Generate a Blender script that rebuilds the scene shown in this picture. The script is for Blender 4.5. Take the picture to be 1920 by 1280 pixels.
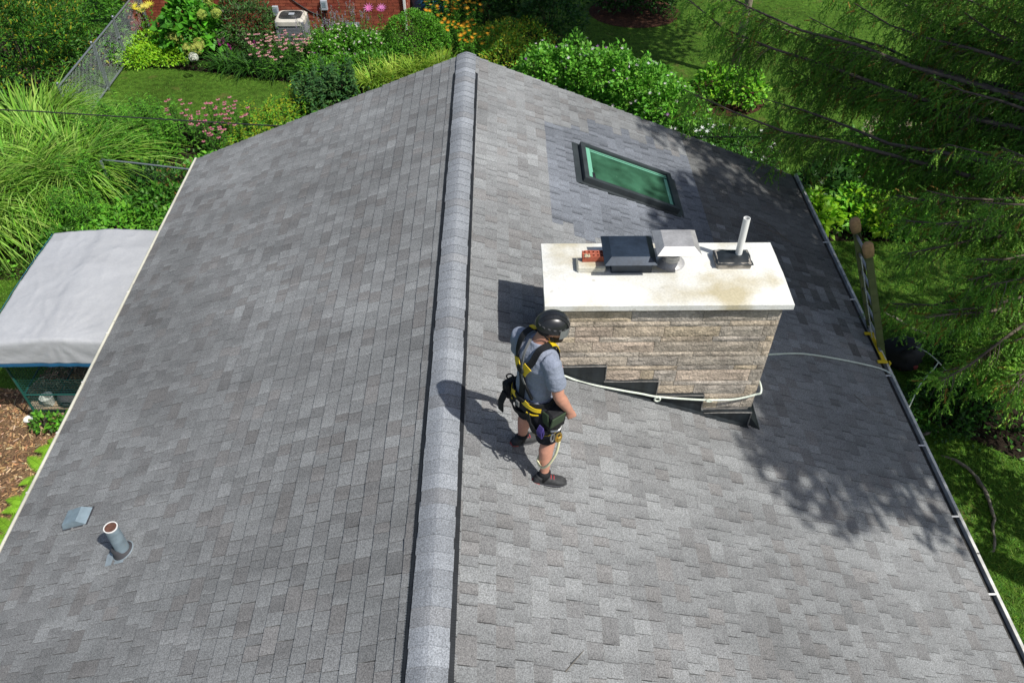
import bpy, bmesh, math, random
import numpy as np
from mathutils import Vector, Matrix, noise

# ------------------------------------------------------------------ clear, camera, world, sun, exposure
for o in list(bpy.data.objects):
    bpy.data.objects.remove(o)
random.seed(7)
rng = np.random.default_rng(7)
scene = bpy.context.scene
COL = scene.collection

CAM = Vector((0.53, 0.0, 10.011))
PITCH, YAW, ROLL = 0.7802, 0.0138, -0.0024
fwd = Vector((math.sin(YAW)*math.cos(PITCH), math.cos(YAW)*math.cos(PITCH), -math.sin(PITCH)))
rgt = Vector((math.cos(YAW), -math.sin(YAW), 0)); dwn = fwd.cross(rgt)
r2 = math.cos(ROLL)*rgt + math.sin(ROLL)*dwn
d2 = -math.sin(ROLL)*rgt + math.cos(ROLL)*dwn
cd = bpy.data.cameras.new('camera'); cam = bpy.data.objects.new('camera', cd); COL.objects.link(cam)
cam.matrix_world = Matrix(((r2.x, -d2.x, -fwd.x, CAM.x), (r2.y, -d2.y, -fwd.y, CAM.y), (r2.z, -d2.z, -fwd.z, CAM.z), (0, 0, 0, 1)))
cd.sensor_width = 36; cd.lens = 28; cd.clip_start = 0.1; cd.clip_end = 2000
scene.camera = cam

SUN = Vector((0.49, -0.335, 0.805)).normalized()
w = bpy.data.worlds.new('World'); scene.world = w; w.use_nodes = True
nt = w.node_tree; nt.nodes.clear()
sky = nt.nodes.new('ShaderNodeTexSky'); sky.sky_type = 'NISHITA'; sky.sun_disc = False; sky.dust_density = 2.0; sky.air_density = 0.9; sky.ozone_density = 1.0
sky.sun_elevation = math.asin(SUN.z); sky.sun_rotation = math.atan2(SUN.x, SUN.y)
bgn = nt.nodes.new('ShaderNodeBackground'); bgn.inputs[1].default_value = 0.085
out = nt.nodes.new('ShaderNodeOutputWorld')
nt.links.new(sky.outputs[0], bgn.inputs[0]); nt.links.new(bgn.outputs[0], out.inputs[0])
sd = bpy.data.lights.new('sun', 'SUN'); sd.energy = 4.0; sd.angle = math.radians(0.55); sd.color = (1.0, 0.972, 0.925)
so = bpy.data.objects.new('sun', sd); COL.objects.link(so); so.rotation_euler = SUN.to_track_quat('Z', 'Y').to_euler(); so.location = (20, -14, 40)
scene.view_settings.view_transform = 'Standard'; scene.view_settings.look = 'None'
scene.view_settings.gamma = 1.0; scene.view_settings.exposure = 0.27; scene.view_settings.use_curve_mapping = False

# ------------------------------------------------------------------ helpers
def tag(o, label=None, cat=None, group=None, kind=None):
    if label: o['label'] = label
    if cat: o['category'] = cat
    if group: o['group'] = group
    if kind: o['kind'] = kind
    return o
def empty(name, loc=(0, 0, 0), label=None, cat=None, group=None):
    o = bpy.data.objects.new(name, None); COL.objects.link(o); o.location = loc; o.empty_display_size = 0.2
    return tag(o, label, cat, group)
def link(name, me, mat, parent=None, smooth=False):
    o = bpy.data.objects.new(name, me); COL.objects.link(o)
    if mat is not None and not me.materials: me.materials.append(mat)
    if smooth:
        me.polygons.foreach_set('use_smooth', np.ones(len(me.polygons), dtype=bool))
    if parent is not None:
        o.parent = parent
        bpy_parent_fix(o, parent)
    return o
def world_of(o):
    m = Matrix.Translation(o.location) @ o.rotation_euler.to_matrix().to_4x4()
    if o.parent: m = world_of(o.parent) @ o.matrix_parent_inverse @ m
    return m
def bpy_parent_fix(o, parent):
    o.matrix_parent_inverse = world_of(parent).inverted()   # meshes are written in world coordinates

class MB:
    """collects shapes in world coordinates; build() links them as one mesh"""
    def __init__(s): s.v = []; s.f = []; s.c = []
    def add(s, vs, fs, col=None):
        n = len(s.v); s.v += [tuple(v) for v in vs]; s.f += [tuple(i+n for i in f) for f in fs]
        s.c += [tuple(col) if col is not None else (1, 1, 1)]*len(vs); return s
    def box(s, c, size, M=None, col=None, bev=0.0):
        x, y, z = [d/2 for d in size]
        if bev > 0:
            b = min(bev, x*.9, y*.9, z*.9); vs = []; 
            for sx in (-1, 1):
                for sy in (-1, 1):
                    for sz in (-1, 1):
                        vs += [(sx*(x-b), sy*(y-b), sz*z), (sx*(x-b), sy*y, sz*(z-b)), (sx*x, sy*(y-b), sz*(z-b))]
            bm = bmesh.new(); vv = [bm.verts.new(v) for v in vs]
            bmesh.ops.convex_hull(bm, input=vv); bm.verts.index_update()
            vs = [v.co.copy() for v in bm.verts]; fs = [[v.index for v in f.verts] for f in bm.faces]; bm.free()
        else:
            vs = [(-x, -y, -z), (x, -y, -z), (x, y, -z), (-x, y, -z), (-x, -y, z), (x, -y, z), (x, y, z), (-x, y, z)]
            fs = [(0, 3, 2, 1), (4, 5, 6, 7), (0, 1, 5, 4), (1, 2, 6, 5), (2, 3, 7, 6), (3, 0, 4, 7)]
        c = Vector(c)
        vs = [(M @ Vector(v) if M is not None else Vector(v)) + c for v in vs]
        return s.add(vs, fs, col)
    def tube(s, pts, rad, n=8, cap=True, col=None):
        pts = [Vector(p) for p in pts]; k = len(pts)
        rads = rad if isinstance(rad, (list, tuple)) else [rad]*k
        vs = []; fs = []; prev = None
        for i, p in enumerate(pts):
            t = (pts[min(i+1, k-1)]-pts[max(i-1, 0)])
            t = t.normalized() if t.length > 1e-9 else Vector((0, 0, 1))
            if prev is None:
                a = Vector((0, 0, 1)) if abs(t.z) < .9 else Vector((1, 0, 0)); u = t.cross(a).normalized()
            else:
                u = (prev-t*prev.dot(t)); u = u.normalized() if u.length > 1e-6 else t.orthogonal().normalized()
            prev = u; v2 = t.cross(u)
            for j in range(n):
                a = 2*math.pi*j/n; vs.append(p+(u*math.cos(a)+v2*math.sin(a))*rads[i])
        for i in range(k-1):
            for j in range(n):
                fs.append((i*n+j, i*n+(j+1) % n, (i+1)*n+(j+1) % n, (i+1)*n+j))
        if cap: fs.append(tuple(range(n-1, -1, -1))); fs.append(tuple((k-1)*n+j for j in range(n)))
        return s.add(vs, fs, col)
    def lathe(s, prof, c, n=24, M=None, col=None, capb=True, capt=True):
        vs = []; fs = []; k = len(prof); c = Vector(c)
        for r, z in prof:
            for j in range(n):
                a = 2*math.pi*j/n; v = Vector((r*math.cos(a), r*math.sin(a), z)); vs.append((M @ v if M is not None else v)+c)
        for i in range(k-1):
            for j in range(n): fs.append((i*n+j, i*n+(j+1) % n, (i+1)*n+(j+1) % n, (i+1)*n+j))
        if capb: fs.append(tuple(range(n-1, -1, -1)))
        if capt: fs.append(tuple((k-1)*n+j for j in range(n)))
        return s.add(vs, fs, col)
    def loft(s, rings, n=20, col=None, p=2.0):
        """rings: (centre, axis_a, axis_b) superellipse cross sections"""
        vs = []; fs = []; k = len(rings)
        for c, a, b in rings:
            c = Vector(c); a = Vector(a); b = Vector(b)
            for j in range(n):
                t = 2*math.pi*j/n; ct, st = math.cos(t), math.sin(t)
                x = math.copysign(abs(ct)**(2/p), ct); y = math.copysign(abs(st)**(2/p), st); vs.append(c+a*x+b*y)
        for i in range(k-1):
            for j in range(n): fs.append((i*n+j, i*n+(j+1) % n, (i+1)*n+(j+1) % n, (i+1)*n+j))
        fs.append(tuple(range(n-1, -1, -1))); fs.append(tuple((k-1)*n+j for j in range(n)))
        return s.add(vs, fs, col)
    def ribbon(s, pts, nrm, width, th=.004, col=None):
        pts = [Vector(p) for p in pts]; k = len(pts); vs = []; fs = []
        for i, p in enumerate(pts):
            t = (pts[min(i+1, k-1)]-pts[max(i-1, 0)]).normalized(); n = Vector(nrm[i]).normalized()
            b = t.cross(n).normalized()*(width/2); n = n*th
            vs += [p-b, p+b, p+b+n, p-b+n]
        for i in range(k-1):
            a = i*4
            for j in range(4): fs.append((a+j, a+(j+1) % 4, a+4+(j+1) % 4, a+4+j))
        fs.append((3, 2, 1, 0)); a = (k-1)*4; fs.append((a, a+1, a+2, a+3))
        return s.add(vs, fs, col)
    def mesh(s, name, M=None):
        me = bpy.data.meshes.new(name); vs = s.v if M is None else [tuple(M @ Vector(v)) for v in s.v]
        me.from_pydata(vs, [], s.f)
        if any(c != (1, 1, 1) for c in s.c):
            at = me.color_attributes.new('col', 'FLOAT_COLOR', 'POINT')
            at.data.foreach_set('color', np.c_[np.array(s.c, dtype=np.float32), np.ones(len(s.c), np.float32)].ravel())
        me.update(); return me
    def build(s, name, mat, parent=None, smooth=False, M=None, angle=None, recalc=True):
        me = s.mesh(name, M)
        if recalc:
            bm = bmesh.new(); bm.from_mesh(me); bmesh.ops.recalc_face_normals(bm, faces=bm.faces); bm.to_mesh(me); bm.free()
        o = link(name, me, mat, parent, smooth)
        if smooth and angle:
            try: me.set_sharp_from_angle(angle=math.radians(angle))
            except Exception: pass
        return o

def np_mesh(name, V, F, C=None):
    """fast mesh from arrays: V (n,3), F (m,k), C (n,3) colours"""
    V = np.ascontiguousarray(V, np.float32); F = np.ascontiguousarray(F, np.int32); m, k = F.shape
    me = bpy.data.meshes.new(name); me.vertices.add(len(V)); me.vertices.foreach_set('co', V.ravel())
    me.loops.add(m*k); me.loops.foreach_set('vertex_index', F.ravel())
    me.polygons.add(m); me.polygons.foreach_set('loop_start', np.arange(0, m*k, k, dtype=np.int32))
    try: me.polygons.foreach_set('loop_total', np.full(m, k, np.int32))
    except Exception: pass
    if C is not None:
        at = me.color_attributes.new('col', 'FLOAT_COLOR', 'POINT')
        at.data.foreach_set('color', np.c_[C.astype(np.float32), np.ones(len(C), np.float32)].ravel())
    me.update(calc_edges=True); me.validate(); return me
def unit(a): return a/np.maximum(np.linalg.norm(a, axis=-1, keepdims=True), 1e-9)

# ------------------------------------------------------------------ materials
MATS = {}
def material(name, color=(.5, .5, .5), rough=.6, metal=0.0, attr=False, noises=(), bump=None, spec=.5, transl=0.0, coord='pos'):
    """noises: (scale, detail, low, high[, tint]) multiply the colour; bump: (scale, strength, distance)"""
    m = bpy.data.materials.new(name); m.use_nodes = True; n = m.node_tree; n.nodes.clear()
    o = n.nodes.new('ShaderNodeOutputMaterial'); p = n.nodes.new('ShaderNodeBsdfPrincipled')
    p.inputs['Roughness'].default_value = rough; p.inputs['Metallic'].default_value = metal
    p.inputs['Specular IOR Level'].default_value = spec
    geo = n.nodes.new('ShaderNodeNewGeometry'); vec = geo.outputs['Position']
    if attr:
        a = n.nodes.new('ShaderNodeAttribute'); a.attribute_name = 'col'; cur = a.outputs['Color']
        if tuple(color) != (.5, .5, .5):
            mx = n.nodes.new('ShaderNodeMix'); mx.data_type = 'RGBA'; mx.blend_type = 'MULTIPLY'; mx.inputs[0].default_value = 1
            n.links.new(cur, mx.inputs[6]); mx.inputs[7].default_value = (*color, 1); cur = mx.outputs[2]
    else:
        a = n.nodes.new('ShaderNodeRGB'); a.outputs[0].default_value = (*color, 1); cur = a.outputs[0]
    for ns in noises:
        sc, det, lo, hi = ns[:4]; tint = ns[4] if len(ns) > 4 else None
        t = n.nodes.new('ShaderNodeTexNoise'); t.inputs['Scale'].default_value = sc; t.inputs['Detail'].default_value = det
        if len(ns) > 5:
            mp = n.nodes.new('ShaderNodeMapping'); mp.inputs['Scale'].default_value = ns[5]; n.links.new(vec, mp.inputs[0]); n.links.new(mp.outputs[0], t.inputs['Vector'])
        else: n.links.new(vec, t.inputs['Vector'])
        mr = n.nodes.new('ShaderNodeMapRange'); mr.inputs[1].default_value = .3; mr.inputs[2].default_value = .7
        if tint is None:
            mr.inputs[3].default_value = lo; mr.inputs[4].default_value = hi; n.links.new(t.outputs[0], mr.inputs[0])
            mx = n.nodes.new('ShaderNodeMix'); mx.data_type = 'RGBA'; mx.blend_type = 'MULTIPLY'; mx.inputs[0].default_value = 1
            n.links.new(cur, mx.inputs[6]); n.links.new(mr.outputs[0], mx.inputs[7])
        else:   # lo/hi are the noise range over which the tint replaces the colour
            mr.inputs[1].default_value = lo; mr.inputs[2].default_value = hi; n.links.new(t.outputs[0], mr.inputs[0])
            mx = n.nodes.new('ShaderNodeMix'); mx.data_type = 'RGBA'; n.links.new(mr.outputs[0], mx.inputs[0])
            n.links.new(cur, mx.inputs[6]); mx.inputs[7].default_value = (*tint, 1)
        cur = mx.outputs[2]
    n.links.new(cur, p.inputs['Base Color'])
    if bump:
        t = n.nodes.new('ShaderNodeTexNoise'); t.inputs['Scale'].default_value = bump[0]; t.inputs['Detail'].default_value = 6
        n.links.new(vec, t.inputs['Vector']); b = n.nodes.new('ShaderNodeBump'); b.inputs['Strength'].default_value = bump[1]; b.inputs['Distance'].default_value = bump[2]
        n.links.new(t.outputs[0], b.inputs['Height']); n.links.new(b.outputs[0], p.inputs['Normal'])
    if transl > 0:
        tr = n.nodes.new('ShaderNodeBsdfTranslucent'); n.links.new(cur, tr.inputs[0]); ms = n.nodes.new('ShaderNodeMixShader'); ms.inputs[0].default_value = transl
        n.links.new(p.outputs[0], ms.inputs[1]); n.links.new(tr.outputs[0], ms.inputs[2]); n.links.new(ms.outputs[0], o.inputs[0])
    else: n.links.new(p.outputs[0], o.inputs[0])
    MATS[name] = m; return m
M = MATS
material('shingle', attr=True, rough=.95, spec=.25, noises=((.5, 5, .76, 1.1), (2.6, 5, .86, 1.08, None, (.25, 1.6, 1)), (95, 3, .58, 1.42), (300, 1, .82, 1.18)), bump=(200, .5, .004))
material('ridge_shingle', (.94, .95, .96), attr=True, rough=.95, spec=.25, noises=((2.0, 3, .9, 1.08), (95, 3, .58, 1.42), (420, 1, .82, 1.18)), bump=(260, .4, .004))
material('underlay', (.03, .03, .032), .95)
material('black_plastic', (.014, .016, .019), .55, noises=((9, 4, .7, 1.5),), bump=(60, .2, .003))
material('black_metal', (.022, .033, .050), .42, metal=.2, noises=((5, 5, .7, 1.5), (40, 4, .85, 1.15)), bump=(18, .15, .004))
material('flashing', (.014, .018, .021), .5, noises=((14, 5, .6, 1.7, None, (1, 1, .12)),), bump=(30, .4, .004))
material('sealant', (.16, .155, .145), .8, noises=((40, 4, .6, 1.4),), bump=(60, .6, .006))
material('galvanised', (.47, .46, .45), .42, metal=.35, noises=((6, 5, .75, 1.15), (60, 3, .9, 1.1)), bump=(10, .12, .003))
material('stone', attr=True, rough=.92, spec=.25, noises=((7, 6, .75, 1.25), (34, 5, .75, 1.25), (3.2, 4, .62, .78, (.20, .17, .145)), (110, 3, .8, 1.2)), bump=(55, .9, .014))
material('mortar', (.30, .275, .24), .95, noises=((20, 4, .7, 1.2),), bump=(80, .5, .005))
material('crown_concrete', (.78, .78, .73), .9, spec=.3, noises=((2.1, 6, .46, .68, (.52, .46, .31)), (1.3, 3, .86, 1.06), (55, 3, .88, 1.08), (9, 6, .66, .80, (.42, .40, .34))), bump=(45, .35, .005))
material('red_brick', attr=True, rough=.9, spec=.25, noises=((9, 4, .75, 1.25), (60, 3, .85, 1.15)), bump=(60, .4, .004))
material('clay_brick', (.38, .10, .055), .9, noises=((30, 4, .75, 1.25), (14, 3, .62, .7, (.6, .55, .5))), bump=(70, .4, .003))
material('brick_mortar', (.52, .42, .34), .95, noises=((15, 3, .8, 1.1),))
material('gutter_cream', (.62, .60, .49), .5, noises=((3, 5, .8, 1.1), (22, 4, .62, .78, (.28, .27, .22))))
material('gutter_dark', (.045, .042, .036), .9, noises=((20, 4, .5, 1.6),), bump=(60, .6, .01))
material('gutter_edge', (.72, .71, .65), .55, noises=((8, 5, .6, 1.2),))
material('siding', (.55, .53, .47), .7)
material('pvc', (.80, .80, .78), .4, noises=((8, 3, .92, 1.02),))
material('vent_blue', (.24, .31, .35), .5, metal=.25, noises=((12, 5, .8, 1.2), (35, 4, .66, .76, (.33, .30, .27))))
material('rust', (.10, .045, .03), .9, noises=((30, 4, .6, 1.4),))
material('lead', (.26, .31, .34), .6, noises=((16, 4, .8, 1.15),))
material('rubber', (.05, .05, .055), .8)
material('frame_grey', (.035, .042, .045), .45, noises=((6, 4, .8, 1.3),))
material('wood_sash', (.16, .42, .29), .6)
material('dirty_glass', (.034, .098, .058), .15, spec=.5, noises=((3.6, 6, .5, 1.6), (13, 6, .70, .88, (.22, .32, .26), (1, .35, 1))))
material('rope', (.76, .82, .70), .85, noises=((140, 2, .72, 1.1), (4, 3, .85, 1.05)), bump=(150, .6, .004))
material('rope_yellow', (.75, .72, .45), .8)
material('skin', (.55, .27, .185), .55, noises=((30, 3, .92, 1.06),), spec=.4)
material('beard', (.028, .017, .012), .9)
material('shirt', (.245, .275, .345), .95, noises=((90, 3, .88, 1.1), (4, 3, .94, 1.05)), bump=(26, .55, .02), spec=.2)
material('shorts', (.016, .016, .021), .9, noises=((20, 3, .8, 1.3),), bump=(22, .6, .02), spec=.2)
material('webbing', (.012, .0125, .014), .75, noises=((60, 2, .8, 1.3),), spec=.3)
material('yellow', (.78, .55, .012), .55, noises=((12, 3, .85, 1.05),))
material('helmet', (.017, .018, .02), .33, spec=.5, noises=((20, 3, .85, 1.2),))
material('visor', (.16, .17, .165), .16, spec=.6)
material('shoe', (.035, .036, .037), .8, noises=((30, 3, .7, 1.4),))
material('sole', (.30, .05, .045), .8)
material('lace', (.35, .05, .06), .8)
material('green_pouch', (.035, .06, .028), .8)
material('purple_cord', (.06, .04, .20), .7)
material('gold_metal', (.72, .48, .12), .3, metal=.9)
material('steel', (.5, .5, .5), .3, metal=.9)
material('strap_grey', (.16, .16, .155), .8)
material('ladder_green', (.115, .135, .05), .6, noises=((6, 4, .75, 1.2),))
material('ladder_dark', (.03, .034, .026), .7)
material('aluminium', (.42, .43, .43), .4, metal=.7)
material('mitt', (.38, .24, .11), .95, noises=((25, 4, .75, 1.2),), bump=(40, .5, .01))
material('bag_black', (.008, .008, .009), .7, bump=(14, .5, .02))
material('tarp', (.42, .43, .445), .62, spec=.35, noises=((1.2, 4, .9, 1.06), (30, 3, .96, 1.03)), bump=(7, .35, .02))
material('blue_hem', (.012, .12, .26), .6)
material('green_wire', (.012, .085, .07), .5)
material('wood_board', (.42, .31, .20), .85, noises=((5, 5, .7, 1.2, None, (1, 14, 14)),))
material('red_paint', (.52, .02, .018), .6)
material('white_plastic', (.72, .74, .68), .5)
material('grey_fabric', (.06, .055, .06), .9)
material('chain_link', (.27, .30, .32), .45, metal=.6)
material('ac_cream', (.60, .57, .50), .6, noises=((6, 4, .88, 1.05),))
material('ac_fins', (.20, .21, .23), .6)
material('ac_dark', (.045, .05, .05), .5)
material('box_grey', (.36, .40, .44), .5)
material('white_paint', (.75, .74, .71), .5)
material('blue_sheet', (.02, .13, .27), .4, bump=(10, .5, .03))
material('cable', (.02, .02, .021), .6)
material('bark', (.15, .115, .085), .95, noises=((8, 6, .5, 1.5, None, (1, 1, .25)),), bump=(14, .9, .03))
material('bark_pale', (.30, .25, .19), .95, noises=((8, 6, .6, 1.3, None, (1, 1, .25)),), bump=(14, .9, .02))
material('spruce_bark', (.115, .088, .068), .95, noises=((14, 5, .6, 1.5),), bump=(20, .7, .02))
material('spruce_twig', attr=True, rough=.9)
material('needles', (2.35, 2.05, 1.15), attr=True, rough=.55, spec=.25, transl=.35)
material('leaf', (1.62, 1.78, 1.0), attr=True, rough=.5, spec=.3, transl=.35)
material('petal', attr=True, rough=.7, spec=.2, transl=.25)
material('stem', (.055, .10, .025), .7)
material('woody_stem', (.075, .055, .035), .9)
material('grass_blade', (1.2, 1.3, .9), attr=True, rough=.6, spec=.25, transl=.25)
material('lawn', (.064, .132, .015), .95, spec=.1, noises=((.55, 4, .72, 1.3), (7, 5, .62, 1.4), (45, 4, .55, 1.4), (1.6, 5, .60, .70, (.11, .125, .03))), bump=(50, 1.0, .03))
material('soil', (.022, .016, .011), .98, spec=.1, noises=((9, 5, .5, 1.6), (50, 4, .6, 1.5)), bump=(30, 1.0, .03))
material('mulch_red', (.055, .026, .016), .98, spec=.1, noises=((12, 5, .5, 1.7), (60, 4, .5, 1.6)), bump=(40, 1.0, .03))
material('chip_bed', (.21, .125, .062), .95, noises=((4, 4, .7, 1.2), (35, 5, .4, 1.5)), bump=(40, 1.0, .04))
material('wood_chip', attr=True, rough=.9, spec=.2)
material('root', (.21, .185, .15), .95, noises=((10, 5, .6, 1.2),), bump=(25, .8, .02))
material('asphalt_shingle_far', (.10, .10, .10), .95)

# ------------------------------------------------------------------ ground and beds (the setting)
def sheet(name, poly, z, mat):
    me = bpy.data.meshes.new(name); me.from_pydata([(x, y, z) for x, y in poly], [], [tuple(range(len(poly)))]); me.update()
    if me.polygons[0].normal.z < 0: me.flip_normals()
    return tag(link(name, me, mat), kind='structure')
sheet('ground', [(-150, -120), (150, -120), (150, 200), (-150, 200)], 0.0, M['lawn'])
LAWN = [(-11.4, 20.9), (-9.7, 20.85), (-8.5, 20.75), (-7.3, 20.5), (-5.9, 20.15), (-4.9, 19.85), (-4.0, 19.3), (-3.9, 18.6), (-4.9, 18.0), (-5.6, 17.6), (-6.6, 17.75), (-7.7, 18.0), (-8.9, 17.6), (-9.9, 18.0), (-11.4, 18.6)]
BED_FAR = [(-14, 11.9), (-4.2, 11.9), (1.0, 11.9), (1.0, 19.0), (2.0, 19.6), (2.2, 23.1), (-14, 23.1)]
BED_HEDGE = [(1.0, 11.9), (5.2, 11.9), (6.9, 14.6), (6.9, 16.2), (5.2, 17.6), (3.6, 19.0), (2.0, 19.6), (1.0, 19.0)]
BED_RING = [(6.25+1.05*math.cos(a)*1.0, 19.0+.95*math.sin(a)) for a in np.linspace(0, 2*math.pi, 28)[:-1]]
BED_DARK = [(4.6+1.4*math.cos(a), 24.4+1.15*math.sin(a)) for a in np.linspace(0, 2*math.pi, 28)[:-1]]
BED_RIGHT = [(6.2, 13.0), (9.6, 12.9), (12.5, 14.6), (13.2, 17.2), (11.2, 17.0), (8.4, 15.9), (6.9, 15.2)]
CHIPS = [(-9.5, 1.5), (-4.0, 1.5), (-4.0, 11.2), (-6.9, 11.0), (-7.5, 9.0), (-8.0, 9.1), (-9.5, 8.9)]
BED_SHADE = [(7.4, 8.2), (8.1, 9.7), (10.5, 10.6), (12.5, 9.0), (12.0, 7.2), (8.7, 7.3)]
sheet('garden_bed', BED_FAR, .004, M['soil']); sheet('garden_bed', BED_HEDGE, .008, M['soil'])
sheet('lawn', LAWN, .012, M['lawn'])
sheet('mulch_bed', BED_RING, .008, M['mulch_red']); sheet('mulch_bed', BED_DARK, .008, M['mulch_red'])
sheet('garden_bed', BED_RIGHT, .004, M['soil']); sheet('garden_bed', BED_SHADE, .004, M['soil'])
sheet('wood_chip_ground', CHIPS, .008, M['chip_bed'])
def inside(P, poly):
    x, y = P[:, 0], P[:, 1]; r = np.zeros(len(P), bool); n = len(poly); j = n-1
    for i in range(n):
        xi, yi = poly[i]; xj, yj = poly[j]
        r ^= ((yi > y) != (yj > y)) & (x < (xj-xi)*(y-yi)/(yj-yi+1e-12)+xi); j = i
    return r

# ------------------------------------------------------------------ the house under the camera
RZ = 4.7; S = .3962; ALPHA = math.atan(S); CA, SA = math.cos(ALPHA), math.sin(ALPHA)
WL, WR, Y0, YN = 4.487, 5.367, 11.48, -3.2
house = empty('house', (0, 4, 0), 'grey shingled gable-roofed house with stone chimney filling the picture', 'house')
def roof_pt(side, t, y, h=0.0):
    """t: metres up the slope from the eave; h: height along the normal"""
    W = WL if side < 0 else WR
    x = side*(W-t*CA); z = RZ-S*W+t*SA
    return (x+side*SA*h, y, z+CA*h)
b = MB()
for side in (-1, 1):
    W = WL if side < 0 else WR; L = W/CA
    q = [roof_pt(side, 0.0, YN, -.012), roof_pt(side, L, YN, -.012), roof_pt(side, L, Y0-.012, -.012), roof_pt(side, 0.0, Y0-.012, -.012)]
    q2 = [(p[0], p[1], p[2]-.14) for p in q]
    b.add(q+q2, [(0, 1, 2, 3), (7, 6, 5, 4), (0, 4, 5, 1), (1, 5, 6, 2), (2, 6, 7, 3), (3, 7, 4, 0)])
roof = b.build('roof', M['underlay'], house)
b = MB()
for x0, x1, y0, y1 in ((-4.0, 4.9, 10.85, 11.05), (-4.0, 4.9, YN+.5, YN+.7)):
    zt = RZ-.2
    b.add([(x0, y0, 0), (x1, y0, 0), (x1, y0, RZ-S*x1-.2), (0, y0, zt), (x0, y0, RZ+S*x0-.2), (x0, y1, 0), (x1, y1, 0), (x1, y1, RZ-S*x1-.2), (0, y1, zt), (x0, y1, RZ+S*x0-.2)],
          [(0, 1, 2, 3, 4), (9, 8, 7, 6, 5), (0, 5, 6, 1), (1, 6, 7, 2), (2, 7, 8, 3), (3, 8, 9, 4), (4, 9, 5, 0)])
b.box((-3.9, (10.85+YN+.7)/2, 1.35), (.2, 10.85-YN-.7, 2.7)); b.box((4.8, (10.85+YN+.7)/2, 1.2), (.2, 10.85-YN-.7, 2.4))
b.build('wall', M['siding'], house)
# shingles
EXPO = .1432; tabs = []
PAL = [((.256, .263, .262), 5), ((.243, .249, .248), 7), ((.227, .231, .230), 7), ((.203, .203, .201), 2), ((.220, .216, .211), 3)]
PALC = np.array([p[0] for p in PAL]); PALP = np.array([p[1] for p in PAL], float); PALP /= PALP.sum()
def in_patch(x, y): return 1.12 < x < 3.42 and 7.75 < y < (10.35 if x < 1.85 else 10.78 if x < 3.42 else 0)
sk_hole = (1.62, 2.9, 8.98, 9.9)
for side in (-1, 1):
    W = WL if side < 0 else WR; L = W/CA; k = 0
    while k*EXPO < L-.05:
        t0 = k*EXPO-.012; t1 = min((k+1)*EXPO+.035, L); k += 1
        y = YN-random.uniform(0, .3); 
        while y < Y0:
            wd = random.choice((.09, .12, .135, .135, .15, .165, .19, .22)); y1 = min(y+wd, Y0+random.uniform(0, .006)); ya = y+random.choice((.004, .005, .0065, .009)); y0_ = y; y = y+wd
            if y1-ya < .02 or y1 < 0.8 and k % 1 == 0 and y1 < -2.9: 
                if y1-ya < .02: continue
            xm = side*(W-(t0+EXPO/2)*CA); ym = (ya+y1)/2
            c = PALC[rng.choice(len(PALC), p=PALP)]*random.uniform(.93, 1.07)
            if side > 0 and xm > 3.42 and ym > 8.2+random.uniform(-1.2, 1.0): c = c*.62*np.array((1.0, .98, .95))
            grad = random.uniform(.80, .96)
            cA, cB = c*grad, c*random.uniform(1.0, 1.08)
            if side > 0 and in_patch(xm, ym+random.uniform(-.12, .12)):
                r = random.random()
                c = np.array((.172, .186, .208))*random.uniform(.85, 1.1)
                cA, cB = c*(.58 if r < .5 else .88), c*1.05
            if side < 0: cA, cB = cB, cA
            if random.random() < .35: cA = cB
            tl = t0+random.uniform(-.0025, .0025)
            h0 = .0125+random.uniform(-.0008, .0022); h1 = .001
            lift = random.uniform(.0, .0015)+(random.uniform(.002, .007) if random.random() < .06 else 0)
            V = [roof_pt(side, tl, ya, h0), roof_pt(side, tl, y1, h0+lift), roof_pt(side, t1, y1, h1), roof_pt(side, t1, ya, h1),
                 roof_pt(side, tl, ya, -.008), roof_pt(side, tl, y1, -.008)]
            # split lengthwise so the printed tone can change along the tab
            ymid = ya+(y1-ya)*random.uniform(.3, .6)
            V += [roof_pt(side, tl, ymid, h0+lift/2), roof_pt(side, t1, ymid, h1), roof_pt(side, tl, ymid, -.008)]
            V += [roof_pt(side, t1, y1, -.01), roof_pt(side, t1, ya, -.01)]
            F = [(0, 6, 7, 3), (6, 1, 2, 7), (4, 8, 6, 0), (8, 5, 1, 6), (0, 3, 10, 4), (1, 5, 9, 2)]
            if side < 0: F = [f[::-1] for f in F]
            F = [f[::-1] for f in F] if False else F
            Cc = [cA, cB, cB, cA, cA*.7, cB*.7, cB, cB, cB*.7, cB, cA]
            cen = Vector(roof_pt(side, tl+EXPO/2, ym)); dv = cen-CAM; depth = dv.dot(fwd)
            vis = 0
            if depth > 0:
                u = dv.dot(r2)/depth*28/36; v_ = dv.dot(d2)/depth*28/36
                if abs(u) < .49 and abs(v_) < .32: vis = (y1-ya)*EXPO*abs(dv.dot(Vector((side*SA, 0, CA))))/dv.length/depth**2
            if side > 0 and sk_hole[0] < xm < sk_hole[1] and sk_hole[2] < ym < sk_hole[3]: continue
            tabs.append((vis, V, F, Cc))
tabs.sort(key=lambda a: -a[0])
rest = MB()
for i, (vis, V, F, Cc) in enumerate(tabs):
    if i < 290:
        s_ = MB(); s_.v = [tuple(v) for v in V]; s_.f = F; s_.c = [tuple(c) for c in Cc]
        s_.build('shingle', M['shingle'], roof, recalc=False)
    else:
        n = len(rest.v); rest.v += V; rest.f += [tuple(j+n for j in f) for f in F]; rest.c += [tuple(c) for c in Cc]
tag(rest.build('shingle_courses', M['shingle'], roof, recalc=False), kind='stuff')
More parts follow.
